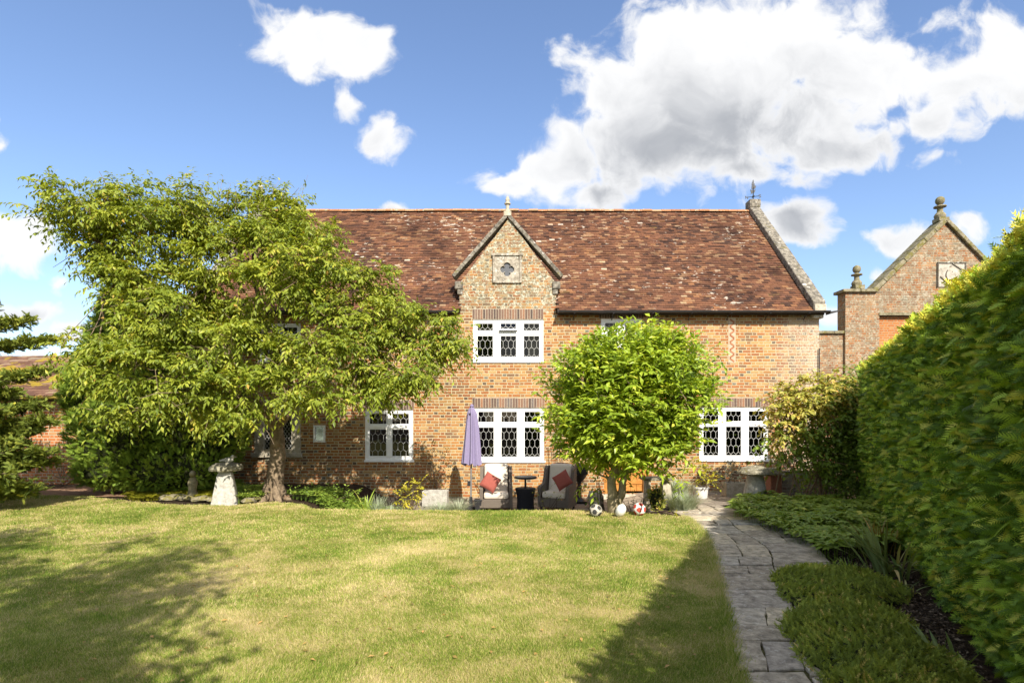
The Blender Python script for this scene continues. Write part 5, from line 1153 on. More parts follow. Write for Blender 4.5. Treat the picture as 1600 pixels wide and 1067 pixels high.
def pillow(mb, c, sx, sz, th, rotz=0, tilt=0, roll=0, n=14):
    u = np.linspace(-1, 1, n); U, V = np.meshgrid(u, u, indexing='ij'); h = np.clip((1 - U ** 4) * (1 - V ** 4), 0, 1) ** .45 * th / 2
    pin = 1 - .07 * (1 - U ** 2) * 0; X = U * sx / 2 * (1 - .06 * (1 - V ** 2) * 0 - .05 * np.abs(U) ** 3 * (1 - V ** 2)); Z = V * sz / 2 * (1 - .05 * np.abs(V) ** 3 * (1 - U ** 2))
    M = Matrix.Rotation(rotz, 3, 'Z') @ Matrix.Rotation(tilt, 3, 'X') @ Matrix.Rotation(roll, 3, 'Y'); M = np.array(M)
    i = np.arange(n - 1)[:, None] * n; j = np.arange(n - 1)[None]; f = np.stack([i + j, i + j + 1, i + n + j + 1, i + n + j], -1).reshape(-1, 4)
    fr = np.stack([X, -h, Z], -1).reshape(-1, 3); bk = np.stack([X, h, Z], -1).reshape(-1, 3)
    mb.raw(np.array(c) + fr @ M.T, f[:, ::-1]); mb.raw(np.array(c) + bk @ M.T, f)
def make_chair(label):
    o = thing('wicker_armchair', label, 'armchair', (0, 0, 0), 'wicker armchairs on the patio')
    mb = MB(); mb.sheet([(-.33, .12), (.33, .12), (.33, .95), (.27, 1.03), (.12, 1.06), (-.12, 1.06), (-.27, 1.03), (-.33, .95)], [], .24, .07); mb.build('back_panel', WICK, o, bevel=.02)
    for sg in (-1, 1):
        prof = [(-.36, .08), (.24, .08), (.24, .98), (.16, 1.0), (.06, .93), (.0, .74), (-.08, .60), (-.32, .56), (-.36, .52)]
        s_ = MB().sheet(prof, [], 0, .075); V_ = s_.V[0]; s_.V = [np.stack([sg * (.34 - V_[:, 1] + .035), V_[:, 0], V_[:, 2]], -1)]
        if len(s_.Fs) > 1:
            s_ = MB(); prof3 = [(sg * .375, a, b) for a, b in prof] + [(sg * .30, a, b) for a, b in prof]; n_ = len(prof)
            tri = tessellate_polygon([[Vector((a, b, 0)) for a, b in prof]]); s_.raw(prof3, [tuple(q) for q in tri] + [tuple(i + n_ for i in reversed(q)) for q in tri]); s_.raw(prof3, [(i, (i + 1) % n_, n_ + (i + 1) % n_, n_ + i) for i in range(n_)])
        s_.build('side_panel', WICK, o, bevel=.018)
    mb = MB(); mb.box(-.30, .30, -.345, .24, .08, .28); mb.build('seat_base', WICK, o, bevel=.012)
    mb = MB(); mb.box(-.285, .285, -.35, .10, .285, .43); mb.build('seat_cushion', CREAM, o, bevel=.045)
    mb = MB(); mb.obox((0, .165, .715), (.28, 0, 0), (0, .062, .012), (0, .06, .33)); mb.build('back_cushion', CREAM, o, bevel=.05)
    for x in (-.30, .30):
        for y in (-.30, .24): MB().tube([(x, y, 0), (x, y, .09)], .024, 6).build('leg', BLACKM, o)
    return o
def copy_thing(o, label):
    c = o.copy(); C.objects.link(c); c['label'] = label; BASE[c.name] = Vector((0, 0, 0))
    for ch_ in list(o.children):
        d = ch_.copy(); C.objects.link(d); d.parent = c
    return c
c1 = make_chair('wicker armchair with cream cushions below the middle window, between parasol and black table')
c2 = copy_thing(c1, 'wicker armchair turned slightly left, between the black table and black pedestal grill')
s = 13.2 / F
c1.location = ((775 - 800) * s, 13.3, PZ); c1.rotation_euler.z = R(2); c2.location = ((873 - 800) * s, 13.35, PZ); c2.rotation_euler.z = R(-24)
def cushion(px, py, Y, rz, tl, ro, label):
    x, y, z = P(px, py, Y); m_ = MB(); pillow(m_, (x, y, z), .38, .38, .13, rz, tl, ro); tag(m_.build('scatter_cushion', REDC, base=(x, y, z), smooth=True), label, 'cushion', 'dusty red cushions on the armchairs')
cushion(766, 753, 12.98, R(8), R(-22), R(33), 'dusty red cushion leaning on the left arm of the armchair nearest the parasol')
cushion(879, 750, 13.02, R(-24), R(-18), R(55), 'dusty red cushion set on its corner in the armchair beside the black grill')
# drinks table
X = (821 - 800) * s; tb = thing('drinks_table', 'black wicker drum table with raised round top between the two armchairs', 'table', (X, 13.2, PZ))
MB().lathe((X, 13.2, PZ), [(.20, 0), (.205, .02), (.195, .15), (.195, .28), (.215, .40), (.24, .48), (.235, .51), (.0, .50)], 28, cap=False).build('drum', WICKD, tb, smooth=False)
MB().lathe((X, 13.2, PZ + .50), [(.025, 0), (.025, .22)], 12).build('stem', BLACKM, tb); MB().lathe((X, 13.2, PZ + .71), [(.06, 0), (.24, .015), (.262, .03), (.262, .055), (.25, .07)], 32).build('table_top', BLACKM, tb)
# parasol, folded
X, Y, _ = P(737, 0, 13.4); s2 = 13.4 / F; ztop = P(0, 633, 13.4)[2]; zbot = P(0, 724, 13.4)[2]
um = thing('parasol', 'closed mauve garden parasol on a grey pole left of the middle window', 'parasol', (X, Y, PZ))
MB().tube([(X - .02, Y, PZ), (X, Y, ztop - .05)], .021, 10).build('pole', POLE, um); MB().lathe((X - .02, Y, PZ), [(.25, 0), (.25, .05), (.20, .08), (.045, .10), (.035, .28)], 20).build('base', BLACKM, um)
nf_ = 8; k = 64; th_ = np.arange(k) * 2 * np.pi / k; zz = np.linspace(0, 1, 26); V_ = []
for q in zz:
    R0 = .02 + .075 * min(1, q / .12) ** .7 + .10 * q ** 1.2; fold = .035 * min(1, q * 3) + .035 * q; sw = .10 * math.sin(q * 2.2)
    rr_ = R0 + fold * np.cos(th_ * nf_ + .8 * q) * .8 + .012 * np.sin(th_ * 3 + 4 * q); z = ztop - .02 - (ztop - zbot) * q + (.035 * np.cos(th_ * nf_) * (q > .97))
    V_.append(np.stack([X + .0 + rr_ * np.cos(th_ + sw), Y + rr_ * .85 * np.sin(th_ + sw), z * np.ones(k)], -1))
V_ = np.concatenate(V_); i = np.arange(25)[:, None] * k; j = np.arange(k)[None]; j2 = (j + 1) % k
mb = MB(); mb.raw(V_, np.stack([i + j, i + j2, i + k + j2, i + k + j], -1).reshape(-1, 4)); mb.raw(V_[:k], [list(range(k))]); mb.build('canopy', MAUVE, um, smooth=True)
MB().lathe((X, Y, ztop - .03), [(.05, 0), (.045, .03), (.012, .06)], 12).build('cap', MAUVE, um)
mb = MB(); mb.lathe((X, Y, zbot + .0), [(.05, 0), (.05, .03)], 12); mb.build('runner', POLE, um); MB().box(X - .10, X - .03, Y - .03, Y + .03, P(0, 759, 13.4)[2], P(0, 751, 13.4)[2]).build('crank_handle', BLACKM, um, bevel=.01)
# black pot by the parasol foot
X, Y = (748 - 800) * s, 13.0; pt = thing('square_planter', 'small black square planter beside the parasol foot', 'planter', (X, Y, PZ))
mb = MB(); mb.raw([(X - .06, Y - .06, PZ), (X + .06, Y - .06, PZ), (X + .06, Y + .06, PZ), (X - .06, Y + .06, PZ), (X - .085, Y - .085, PZ + .27), (X + .085, Y - .085, PZ + .27), (X + .085, Y + .085, PZ + .27), (X - .085, Y + .085, PZ + .27)], [(0, 3, 2, 1), (0, 1, 5, 4), (1, 2, 6, 5), (2, 3, 7, 6), (3, 0, 4, 7)])
mb.box(X - .092, X + .092, Y - .092, Y + .092, PZ + .25, PZ + .28); mb.build('pot', BLACKM, pt, bevel=.006); MB().box(X - .075, X + .075, Y - .075, Y + .075, PZ + .2802, PZ + .285).build('soil', SOIL, pt)
# pedestal grill
Y = 14.3; X, _, _ = P(905, 0, Y); gr = thing('pedestal_grill', 'black cast iron grill on a turned pedestal between armchair and laurel tree', 'grill', (X, Y, PZ + .02)); b0 = PZ + .01
MB().box(X - .19, X + .19, Y - .16, Y + .16, b0, b0 + .05).lathe((X, Y, b0 + .05), [(.15, 0), (.12, .04), (.08, .07), (.055, .10)], 12).build('foot', BLACKM, gr, bevel=.006)
MB().lathe((X, Y, b0 + .15), [(.05, 0), (.07, .02), (.045, .05), (.06, .12), (.07, .20), (.055, .27), (.04, .32), (.065, .34), (.05, .37)], 14).build('pedestal', plain('dark_iron_brown', (0.05, 0.03, 0.026), .5, .4), gr)
MB().lathe((X, Y, b0 + .51), [(.05, 0), (.10, .04), (.17, .13), (.20, .20)], 16).build('bowl', BLACKM, gr)
mb = MB(); mb.box(X - .2, X + .2, Y - .18, Y + .18, b0 + .712, b0 + .91); mb.build('grill_box', BLACKM, gr, bevel=.02); mb = MB(); mb.lathe((X, Y, b0 + .912), [(.17, 0), (.15, .06), (.08, .09)], 4, rot=math.pi / 4); mb.box(X - .21, X + .21, Y - .19, Y + .19, b0 + .90, b0 + .925); mb.build('lid', plain('dull_grey_metal', (0.12, 0.12, 0.125), .4, .5, .5), gr)

# balls on the edge of the lawn
def ico_dirs():
    g_ = (1 + 5 ** .5) / 2; d = []
    for a in (-1, 1):
        for b in (-g_, g_): d += [(0, a, b), (a, b, 0), (b, 0, a)]
    return nrmz(np.array(d, float))
def football(px, py, Y, mat, label, r=.112, seed=0, thr=.40):
    x, y, z = P(px, py, Y); z = gz(x, y) + r - .004; mb = MB(); nu, nv = 48, 28; U = np.arange(nu) * 2 * np.pi / nu; V = np.linspace(.03, np.pi - .03, nv); UU, VV = np.meshgrid(U, V)
    dd = np.stack([np.cos(UU) * np.sin(VV), np.sin(UU) * np.sin(VV), np.cos(VV)], -1).reshape(-1, 3); i = np.arange(nv - 1)[:, None] * nu; j = np.arange(nu)[None]; j2 = (j + 1) % nu
    f = np.stack([i + j, i + nu + j, i + nu + j2, i + j2], -1).reshape(-1, 4); Mr = np.array(Matrix.Rotation(seed, 3, 'X') @ Matrix.Rotation(seed * 1.7, 3, 'Z')); ic = ico_dirs() @ Mr.T
    fc = nrmz(dd[f].mean(1)); ang = np.arccos(np.clip((fc @ ic.T).max(1), -1, 1)); a = np.where(ang < thr, 1.0, 0.0)
    mb.raw(np.array([x, y, z]) + dd * r, f, a); mb.raw(np.array([x, y, z]) + dd[:nu] * r, [list(range(nu))], .0)
    return tag(mb.build('football', mat, base=(x, y, z - r), smooth=True), label, 'ball')
football(931, 797, 10.0, attr_material('worn_ball_skin', [(0, (0.52, 0.48, 0.40)), (.9, (0.50, 0.46, 0.38)), (1, (0.05, 0.05, 0.05))], rough=.6, lich=(30, .6, (0.3, .26, .2))), 'scuffed white football with black panels, left of the laurel trunk', seed=.7)
football(999, 793, 10.15, attr_material('red_white_ball_skin', [(0, (0.80, 0.79, 0.76)), (.5, (0.78, 0.77, 0.74)), (.6, (0.52, 0.08, 0.05)), (1, (0.52, 0.08, 0.05))], rough=.45, sc=8), 'white football with red patches, right of the laurel trunk', seed=2.1, r=.115)
x, y, z = P(970, 799, 9.95); mb = MB(); mb.lathe((0, 0, 0), [(.003, -.13), (.03, -.122), (.06, -.095), (.08, -.055), (.088, 0), (.08, .055), (.06, .095), (.03, .122), (.003, .13)], 20)
V_ = np.concatenate(mb.V); M = np.array(Matrix.Rotation(R(18), 3, 'Y') @ Matrix.Rotation(R(30), 3, 'X')); V_ = V_ @ M.T; z = gz(x, y) - V_[:, 2].min(); m2 = MB(); m2.V = [V_ + (x, y, z)]; m2.Fs = mb.Fs; m2.A = mb.A; m2.nv = len(V_)
tag(m2.build('rugby_ball', plain('white_ball', (0.82, 0.81, 0.78), .5, .4, var=.05), base=(x, y, 0), smooth=True), 'plain white rugby ball at the foot of the laurel trunk', 'ball')

# staddle stones
def staddle_square(X, Y, z0, label):
    o = thing('staddle_stone', label, 'stone mushroom', (X, Y, z0), 'staddle stones'); mb = MB(); a = R(20)
    def ring(w_, z): return [(X + w_ * (math.cos(a + q) * 1.0), Y + w_ * math.sin(a + q), z) for q in (math.pi / 4 + k * math.pi / 2 for k in range(4))]
    V_ = []; prof = [(.37, -.08), (.36, .0), (.30, .22), (.25, .42), (.215, .56), (.19, .61), (.155, .66)]
    for w_, z in prof: V_ += ring(w_ * .95, z0 + z)
    mb.raw(V_, [(i * 4 + j, i * 4 + (j + 1) % 4, i * 4 + 4 + (j + 1) % 4, i * 4 + 4 + j) for i in range(len(prof) - 1) for j in range(4)]); mb.raw(V_[-4:], [(0, 1, 2, 3)]); mb.build('stem', STADDLE, o, bevel=.03)
    mb = MB(); n_ = 18; r_ = [(.30 + .03 * math.sin(3 * q + 1) + .015 * math.sin(7 * q)) for q in np.linspace(0, 2 * np.pi, n_ + 1)[:-1]]
    V_ = []
    for (kk, zz_) in ((.55, .655), (.95, .665), (1.0, .70), (.96, .76), (.7, .80), (.3, .825)): V_ += [(X + r_[i] * kk * math.cos(2 * np.pi * i / n_), Y + r_[i] * kk * math.sin(2 * np.pi * i / n_), z0 + zz_ + .012 * math.sin(i * 2.1)) for i in range(n_)]
    mb.raw(V_, [(i * n_ + j, i * n_ + (j + 1) % n_, i * n_ + n_ + (j + 1) % n_, i * n_ + n_ + j) for i in range(5) for j in range(n_)]); mb.raw(V_[-n_:], [list(range(n_))]); mb.raw(V_[:n_], [list(range(n_))[::-1]]); mb.build('cap', STADCAP, o, smooth=False)
X, Y, _ = P(352, 0, 11.55); staddle_square(X, Y, 0, 'pale square-stemmed stone mushroom with a flat cap, left of the cherry trunk')
X, Y, _ = P(1180, 0, 12.4); z0 = gz(X, Y); st = thing('staddle_stone', 'dark domed stone mushroom on a round flared stem at the end of the path', 'stone mushroom', (X, Y, z0), 'staddle stones')
MB().lathe((X, Y, z0), [(.27, -.05), (.265, .05), (.235, .25), (.205, .42), (.175, .56), (.16, .64)], 20).build('stem', STADDLE, st, smooth=True)
mb = MB(); mb.lathe((X, Y, z0), [(.15, .625), (.33, .64), (.365, .665), (.355, .70), (.29, .765), (.17, .82), (.04, .84)], 22); V_ = mb.V[0]; mb.V = [(V_ + (0, 0, 0) + np.stack([(vnoise(V_, 5, 2, 2) - .5) * .05, (vnoise(V_, 5, 3, 2) - .5) * .05, (vnoise(V_, 5, 4, 2) - .5) * .05], -1)) if k == 0 else v for k, v in enumerate(mb.V)]
mb.V = [mb.V[0]] + [np.array(mb.V[0][:22][::-1]), np.array(mb.V[0][-22:])]; mb.build('cap', STADCAP, st, smooth=False)
# stone bird on the pale staddle stone, small statuette beside the bush
X, Y, _ = P(357, 0, 11.55); zc = .815; bd = thing('stone_bird', 'small weathered stone bird sitting on the pale stone mushroom', 'ornament', (X, Y, zc))
mb = MB(); 
def blob(mb, c, r, n=12, m_=8, nz=.0):
    U = np.arange(n) * 2 * np.pi / n; V = np.linspace(.05, np.pi - .05, m_); UU, VV = np.meshgrid(U, V); dd = np.stack([np.cos(UU) * np.sin(VV), np.sin(UU) * np.sin(VV), np.cos(VV)], -1).reshape(-1, 3); c = np.array(c, float)
    v = c + dd * np.array(r) * (1 + nz * (vnoise(dd * 1.7 + c, 1.5, 3, 3) - .5)[:, None]); i = np.arange(m_ - 1)[:, None] * n; j = np.arange(n)[None]; j2 = (j + 1) % n
    mb.raw(v, np.stack([i + j, i + n + j, i + n + j2, i + j2], -1).reshape(-1, 4)); mb.raw(v[:n], [list(range(n))]); mb.raw(v[-n:], [list(range(n))[::-1]])
blob(mb, (X, Y, zc + .06), (.10, .06, .055)); blob(mb, (X + .085, Y, zc + .125), (.04, .035, .038)); mb.tube([(X + .11, Y, zc + .13), (X + .16, Y, zc + .115)], [.014, .003], 6); mb.tube([(X - .08, Y, zc + .06), (X - .19, Y, zc + .045)], [.035, .012], 6); mb.tube([(X, Y, zc - .012), (X, Y, zc + .03)], [.05, .03], 8)
mb.build('body', STADDLE, bd, smooth=True)
X, Y, _ = P(301, 0, 12.3); su = thing('stone_statuette', 'little mossy stone statuette in the ground cover left of the pale stone mushroom', 'ornament', (X, Y, 0))
mb = MB(); mb.lathe((X, Y, 0), [(.09, 0), (.10, .12), (.075, .16), (.09, .26), (.10, .36), (.06, .43), (.05, .45)], 12); blob(mb, (X, Y, .52), (.065, .065, .08)); mb.build('figure', MOSSY, su, smooth=True)
# edging stones
rg = np.random.default_rng(14)
for i, (px, py, w_) in enumerate([(262, 781, 14), (278, 780, 16), (296, 781, 18), (318, 783, 18), (334, 785, 8), (250, 778, 9), (388, 786, 10), (402, 782, 8)]):
    x, y, z = P(px, py, 1.72 * F / (py - 655)); mb = MB(); blob(mb, (x, y, .03), (w_ / 76, .16 + .04 * rg.random(), .065), 11, 7, .9); V_ = mb.V[0]; 
    tag(mb.build('edging_stone', MOSSY, base=(x, y, 0)), 'flat rough edging stone between the lawn and the ground cover near the pale stone mushroom', 'stone', 'edging stones of the left bed')
x, y, z = P(930, 770, 13.6); mb = MB(); blob(mb, (x, y, PZ + .18), (.20, .18, .24), 14, 10, .8); tag(mb.build('pale_boulder', STONE, base=(x, y, PZ)), 'pale rough boulder between the black grill and the laurel trunk', 'stone')
# stone bench right of the laurel
Y = 12.2; sc_ = Y / F; xa, xb = (1003 - 800) * sc_, (1046 - 800) * sc_; zb_ = gz((xa + xb) / 2, Y); bn = thing('stone_bench', 'weathered stone bench with a dark slab top right of the laurel trunk', 'bench', ((xa + xb) / 2, Y, zb_))
zt_ = P(0, 745, Y)[2]; MB().box(xa - .02, xb + .04, Y - .2, Y + .2, zt_ - .06, zt_).build('slab', STADCAP, bn, bevel=.015); MB().box(xa + .06, xa + .16, Y - .15, Y + .15, zb_ - .05, zt_ - .06).build('leg', STONE, bn, bevel=.02); mb = MB(); blob(mb, (xb - .09, Y, (zb_ + zt_) / 2 - .03), (.13, .17, (zt_ - zb_) / 2), 14, 10, .5); mb.build('leg', STONE, bn)
# terracotta chimney pot and low wall at the foot of the house, right
Y = 13.8; x0, x1 = (1199 - 800) / F * Y, (1219 - 800) / F * Y; zb_ = gz(x0, Y); zt_ = P(0, 733, Y)[2]; cpn = thing('terracotta_pot_stand', 'brown terracotta chimney pot with a shallow hipped lid beside the low grey brick wall', 'chimney pot', ((x0 + x1) / 2, Y, zb_))
xm, hw = (x0 + x1) / 2, (x1 - x0) / 2; MB().lathe((xm, Y, zb_), [(hw * 1.45, 0), (hw * 1.3, .1), (hw * 1.2, .4), (hw * 1.25, zt_ - zb_ - .13)], 4, rot=math.pi / 4).build('pot', TERRA, cpn, bevel=.01)
MB().lathe((xm, Y, zt_ - .128), [(hw * 1.8, 0), (hw * 1.8, .03), (hw * 1.0, .15), (.02, .17)], 4, rot=math.pi / 4).build('lid', STADCAP, cpn, bevel=.008)
Y = 13.9; x0, x1 = (1222 - 800) / F * Y, (1300 - 800) / F * Y; zb_ = gz(x0, Y); tag(MB().box(x0, x1, Y, Y + .3, zb_ - .1, P(0, 736, Y)[2]).build('low_brick_wall', brick_material('grey_brick', stops=[(0, (.2, .17, .16)), (.5, (.28, .24, .22)), (.8, (.22, .14, .12))], mortar=(.3, .28, .25), seed=.9), base=((x0 + x1) / 2, Y, zb_)), 'low grey brick wall half hidden by the tall shrub', 'wall')
# troughs and pots
def trough(px0, px1, py0, Y, zb_, label, mat=STONE, hgt=None):
    x0, x1 = (px0 - 800) / F * Y, (px1 - 800) / F * Y; zt_ = P(0, py0, Y)[2]; o = thing('stone_trough', label, 'planter', ((x0 + x1) / 2, Y, zb_))
    m_ = MB(); w_ = .04
    m_.box(x0, x1, Y - .18, Y - .18 + w_, zb_, zt_); m_.box(x0, x1, Y + .18 - w_, Y + .18, zb_, zt_); m_.box(x0, x0 + w_, Y - .18 + w_, Y + .18 - w_, zb_, zt_); m_.box(x1 - w_, x1, Y - .18 + w_, Y + .18 - w_, zb_, zt_); m_.build('trough', mat, o, bevel=.01)
    MB().box(x0 + w_, x1 - w_, Y - .18 + w_, Y + .18 - w_, zb_ + .02, zt_ - .04).build('soil', SOIL, o); return o
trough(661, 700, 766, 13.9, PZ, 'pale stone trough planter against the wall left of the parasol', STADDLE); trough(1131, 1163, 753, 14.4, gz(5.6, 14.4), 'stone trough planter under the right hand window')
Y = 13.6; X = (1095 - 800) / F * Y; zb_ = gz(X, Y); zt_ = P(0, 760, Y)[2]; wp = thing('white_pot', 'white round plant pot holding a golden plant near the end of the path', 'plant pot', (X, Y, zb_))
MB().lathe((X, Y, zb_), [(.13, 0), (.15, .03), (.17, zt_ - zb_ - .05), (.19, zt_ - zb_ - .04), (.19, zt_ - zb_), (.16, zt_ - zb_), (.155, zt_ - zb_ - .05)], 20, cap=False).build('pot', plain('white_glaze', (.62, .61, .58), .45, .4, var=.12), wp, smooth=False); MB().lathe((X, Y, zt_ - .06), [(.005, 0), (.155, .0)], 16, cap=False).build('soil', SOIL, wp)

# ---------------------------------------------------------------- border planting
def bush(name, label, cat, cl, mat, dens, twl, nl, LL, LW, droop=.2, hang=.1, up=.5, vb=0, seed=0, stem=TWIGD, base=None, lo=.3):
    rg = np.random.default_rng(seed + 100); Y = cl[0][2]; cx = sum(c[0] for c in cl) / len(cl); X = P(cx, 0, Y)[0]; zb = base if base is not None else gz(X, Y)
    o = thing(name, label, cat, (X, Y, zb)); cr = MB(); tw = MB(); sprays(cr, None, rg, cl, dens, twl, nl, LL, LW, droop, hang, vb, up, lo)
    cr.build('leaves', mat, o)
    for c in cl:
        for _ in range(4):
            e = np.array(P(c[0] + rg.normal() * c[3] * .4, c[1] - c[4] * .2, Y)); b_ = np.array([X + rg.normal() * .08, Y + rg.normal() * .05, zb - .03]); limb(tw, [b_, (b_ + e) / 2 + rg.normal(size=3) * .03, e], .012, .004, 4, None, 0, 5)
    tw.build('stems', stem, o); return o
def tuft(name, label, cat, px, Y, n, L, W, mat, spread=.5, seed=0, zb=None, segs=4, rad=.08, bend=.5, vb=.5):
    """arching strap leaves or stems from one crown"""
    rg = np.random.default_rng(seed + 300); X = (px - 800) / F * Y; z0 = gz(X, Y) if zb is None else zb; mb = MB()
    for i in range(n):
        th = rg.random() * 2 * np.pi; d = np.array([math.cos(th), math.sin(th), 0]); l = L * (.6 + .5 * rg.random()); sp = spread * (.3 + rg.random()); b = np.array([X, Y, z0 - .01]) + d * rad * rg.random()
        T = np.linspace(0, 1, segs + 1); c = b + d * (l * sp * T ** 1.3)[:, None] + np.array([0, 0, 1]) * (l * (T - bend * sp * T ** 2.5))[:, None]
        sd_ = np.array([-d[1], d[0], 0]); w_ = W * (1 - T ** 2) * .5 + .0008
        V_ = np.concatenate([c + sd_ * w_[:, None], c - sd_ * w_[:, None]]); k = segs + 1
        mb.raw(V_, [(j, j + 1, k + j + 1, k + j) for j in range(segs)], np.full(segs, np.clip(vb + rg.normal() * .2, 0, 1)))
    o = mb.build(name, mat, base=(X, Y, z0)); tag(o, label, cat); return o
bush('wall_climber', 'wispy climber trained on the wall between the left window and the parasol', 'climbing plant', [(676, 705, 15.05, 24, 26, .12), (682, 735, 15.0, 28, 24, .14), (690, 752, 14.9, 18, 14, .14)], L_DRY, 130, .3, 7, .07, .03, .5, .5, .2, -.1, 1, TWIG, PZ)
bush('dry_climber', 'thin dried climber on the wall right of the middle window', 'climbing plant', [(868, 700, 15.1, 10, 34, .08), (882, 670, 15.1, 8, 30, .08)], L_DRY, 60, .3, 6, .06, .03, .5, .5, .2, .1, 2, TWIG, PZ)
bush('wall_creeper', 'small leafy creeper on the wall either side of the cream armchair', 'climbing plant', [(748, 735, 14.9, 14, 9, .08), (799, 742, 14.9, 6, 20, .08)], L_DRY, 110, .2, 6, .055, .03, .3, .3, .2, 0, 3, TWIG, PZ)
bush('border_shrub', 'low dark green border plant to the right of the cherry trunk', 'plant', [(465, 775, 12.2, 34, 10, .3), (520, 778, 12.0, 30, 12, .3), (545, 785, 11.7, 22, 10, .25)], L_COVER, 260, .2, 7, .07, .03, .2, .1, .5, -.1, 4)
bush('border_shrub', 'green leafy border plant between the cherry trunk and the maize stalks', 'plant', [(490, 770, 12.8, 28, 10, .2), (540, 772, 12.6, 20, 12, .2)], L_COVER, 240, .2, 7, .08, .035, .2, .1, .5, .05, 5)
tuft('maize_plant', 'single maize plant with arching strap leaves in the left border', 'plant', 572, 11.7, 12, .62, .05, L_COVER, .6, 1, segs=7, vb=.8, zb=-.25); tuft('grass_tuft', 'pale ornamental grass tuft right of the maize plant', 'plant', 590, 11.7, 160, .45, .008, L_SILVER, .5, 2, rad=.14, zb=-.25)
bush('silver_shrub', 'grey green shrub under the left hand white window', 'shrub', [(610, 768, 13.6, 26, 14, .3), (626, 778, 13.3, 20, 12, .25)], L_SILVER, 260, .18, 7, .045, .016, .2, .05, .5, -.25, 6, base=PZ)
bush('golden_shrub', 'bright golden leaved shrub left of the stone trough', 'shrub', [(628, 778, 12.0, 13, 15, .18), (645, 770, 12.1, 14, 14, .2), (655, 760, 12.1, 10, 10, .15)], L_YELLOW, 560, .18, 7, .085, .035, .2, .1, .5, 0, 7, base=-.3)
tuft('lavender_clump', 'silver lavender clump in front of the stone trough', 'plant', 690, 12.2, 520, .40, .008, L_SILVER, .9, 4, rad=.28, vb=.45, zb=-.38); tuft('lavender_clump', 'feathery grass-like stalks beside the parasol pole', 'plant', 716, 12.3, 260, .5, .006, L_SILVER, .7, 5, rad=.16, vb=.65, zb=-.38); tuft('lavender_clump', 'silver stalks between the maize plant and the golden shrub', 'plant', 610, 11.8, 240, .35, .007, L_SILVER, .8, 6, rad=.16, vb=.5, zb=-.33)
bush('rose_bush', 'straggly rose growing before the armchair beside the black grill', 'shrub', [(860, 778, 12.0, 22, 12, .2), (850, 785, 11.8, 14, 8, .2)], L_SHRUB, 120, .22, 6, .05, .03, .2, .1, .5, -.1, 8, base=-.4)
bush('leaning_plant', 'dark leaved plant climbing a cane left of the laurel trunk', 'plant', [(938, 755, 11.8, 9, 12, .1), (942, 778, 11.8, 10, 16, .1)], L_COVER, 130, .2, 6, .09, .04, .4, .4, .2, -.25, 9, base=-.3)
bush('low_bedding', 'dark low bedding plants behind the red and white football', 'plant', [(985, 783, 11.2, 20, 10, .2), (1008, 780, 11.3, 12, 10, .2)], L_SHRUB, 220, .14, 6, .04, .022, .2, .1, .5, -.3, 10)
conifer('dwarf_conifer', 'small rounded bronze green dwarf conifer under the stone bench', 'shrub', [cp(1026, 779, 11.2, 13, 19, .18)], L_JUNI, 900, .06, 41, (P(1026, 0, 11.2)[0], 11.2, -.05), vmean=.75)
tuft('lavender_clump', 'large silver lavender bush right of the stone bench', 'plant', 1066, 11.4, 900, .46, .009, L_SILVER, .75, 11, rad=.26, vb=.5); tuft('lavender_clump', 'smaller silver lavender behind the large one by the house wall', 'plant', 1058, 13.4, 700, .62, .010, L_SILVER, .6, 12, rad=.24, vb=.6)
bush('edging_herbs', 'bright green low herbs at the foot of the stone bench', 'plant', [(1030, 798, 10.4, 22, 4, .14), (1055, 801, 10.3, 14, 4, .1)], L_YELLOW, 500, .07, 6, .035, .02, .1, .05, .6, -.35, 12)
bush('potted_golden_plant', 'golden green plant growing in the white pot', 'plant', [(1096, 743, 13.6, 22, 16, .3), (1088, 731, 13.6, 13, 10, .2), (1112, 750, 13.5, 12, 9, .2)], L_YELLOW, 420, .18, 7, .08, .045, .2, .15, .5, -.2, 13, base=zt_ - .06)
bush('variegated_shrub', 'cream and green variegated shrub in the trough under the right hand window', 'shrub', [(1148, 740, 14.4, 24, 15, .25), (1132, 752, 14.3, 16, 10, .2)], L_SILVER, 330, .2, 7, .055, .03, .2, .1, .5, .1, 14)
bush('brown_shrub', 'dark purple brown shrub left of the white pot', 'shrub', [(1078, 755, 14.2, 10, 14, .15)], L_SHRUB, 220, .18, 6, .05, .03, .2, .1, .5, -.35, 15)
bush('wall_foot_plants', 'thin sprawl of plants at the foot of the low outbuilding wall', 'plant', [(60, 752, 14.2, 60, 7, .3), (120, 750, 14.4, 22, 7, .25)], L_COVER, 200, .18, 7, .07, .035, .2, .1, .5, -.05, 16)
tw = MB(); rg = np.random.default_rng(5); b_ = P(97, 750, 14.9)
for (a, b) in ((92, 690), (110, 705), (125, 712), (80, 700), (100, 672), (118, 735), (72, 720)): limb(tw, [b_, P((97 + a) / 2, (750 + b) / 2 + 4, 14.95), P(a, b, 15.0)], .014, .005, 5, rg, .02, 7)
tag(tw.build('bare_climber', TWIG, base=b_), 'bare branching climber against the low outbuilding wall', 'climbing plant')
def in_poly(x, y, poly):
    c = np.zeros(len(x), bool); n = len(poly)
    for i in range(n):
        x0, y0 = poly[i]; x1, y1 = poly[(i + 1) % n]
        if y0 == y1: continue
        k = ((y0 > y) != (y1 > y)) & (x < (x1 - x0) * (y - y0) / (y1 - y0) + x0); c ^= k
    return c
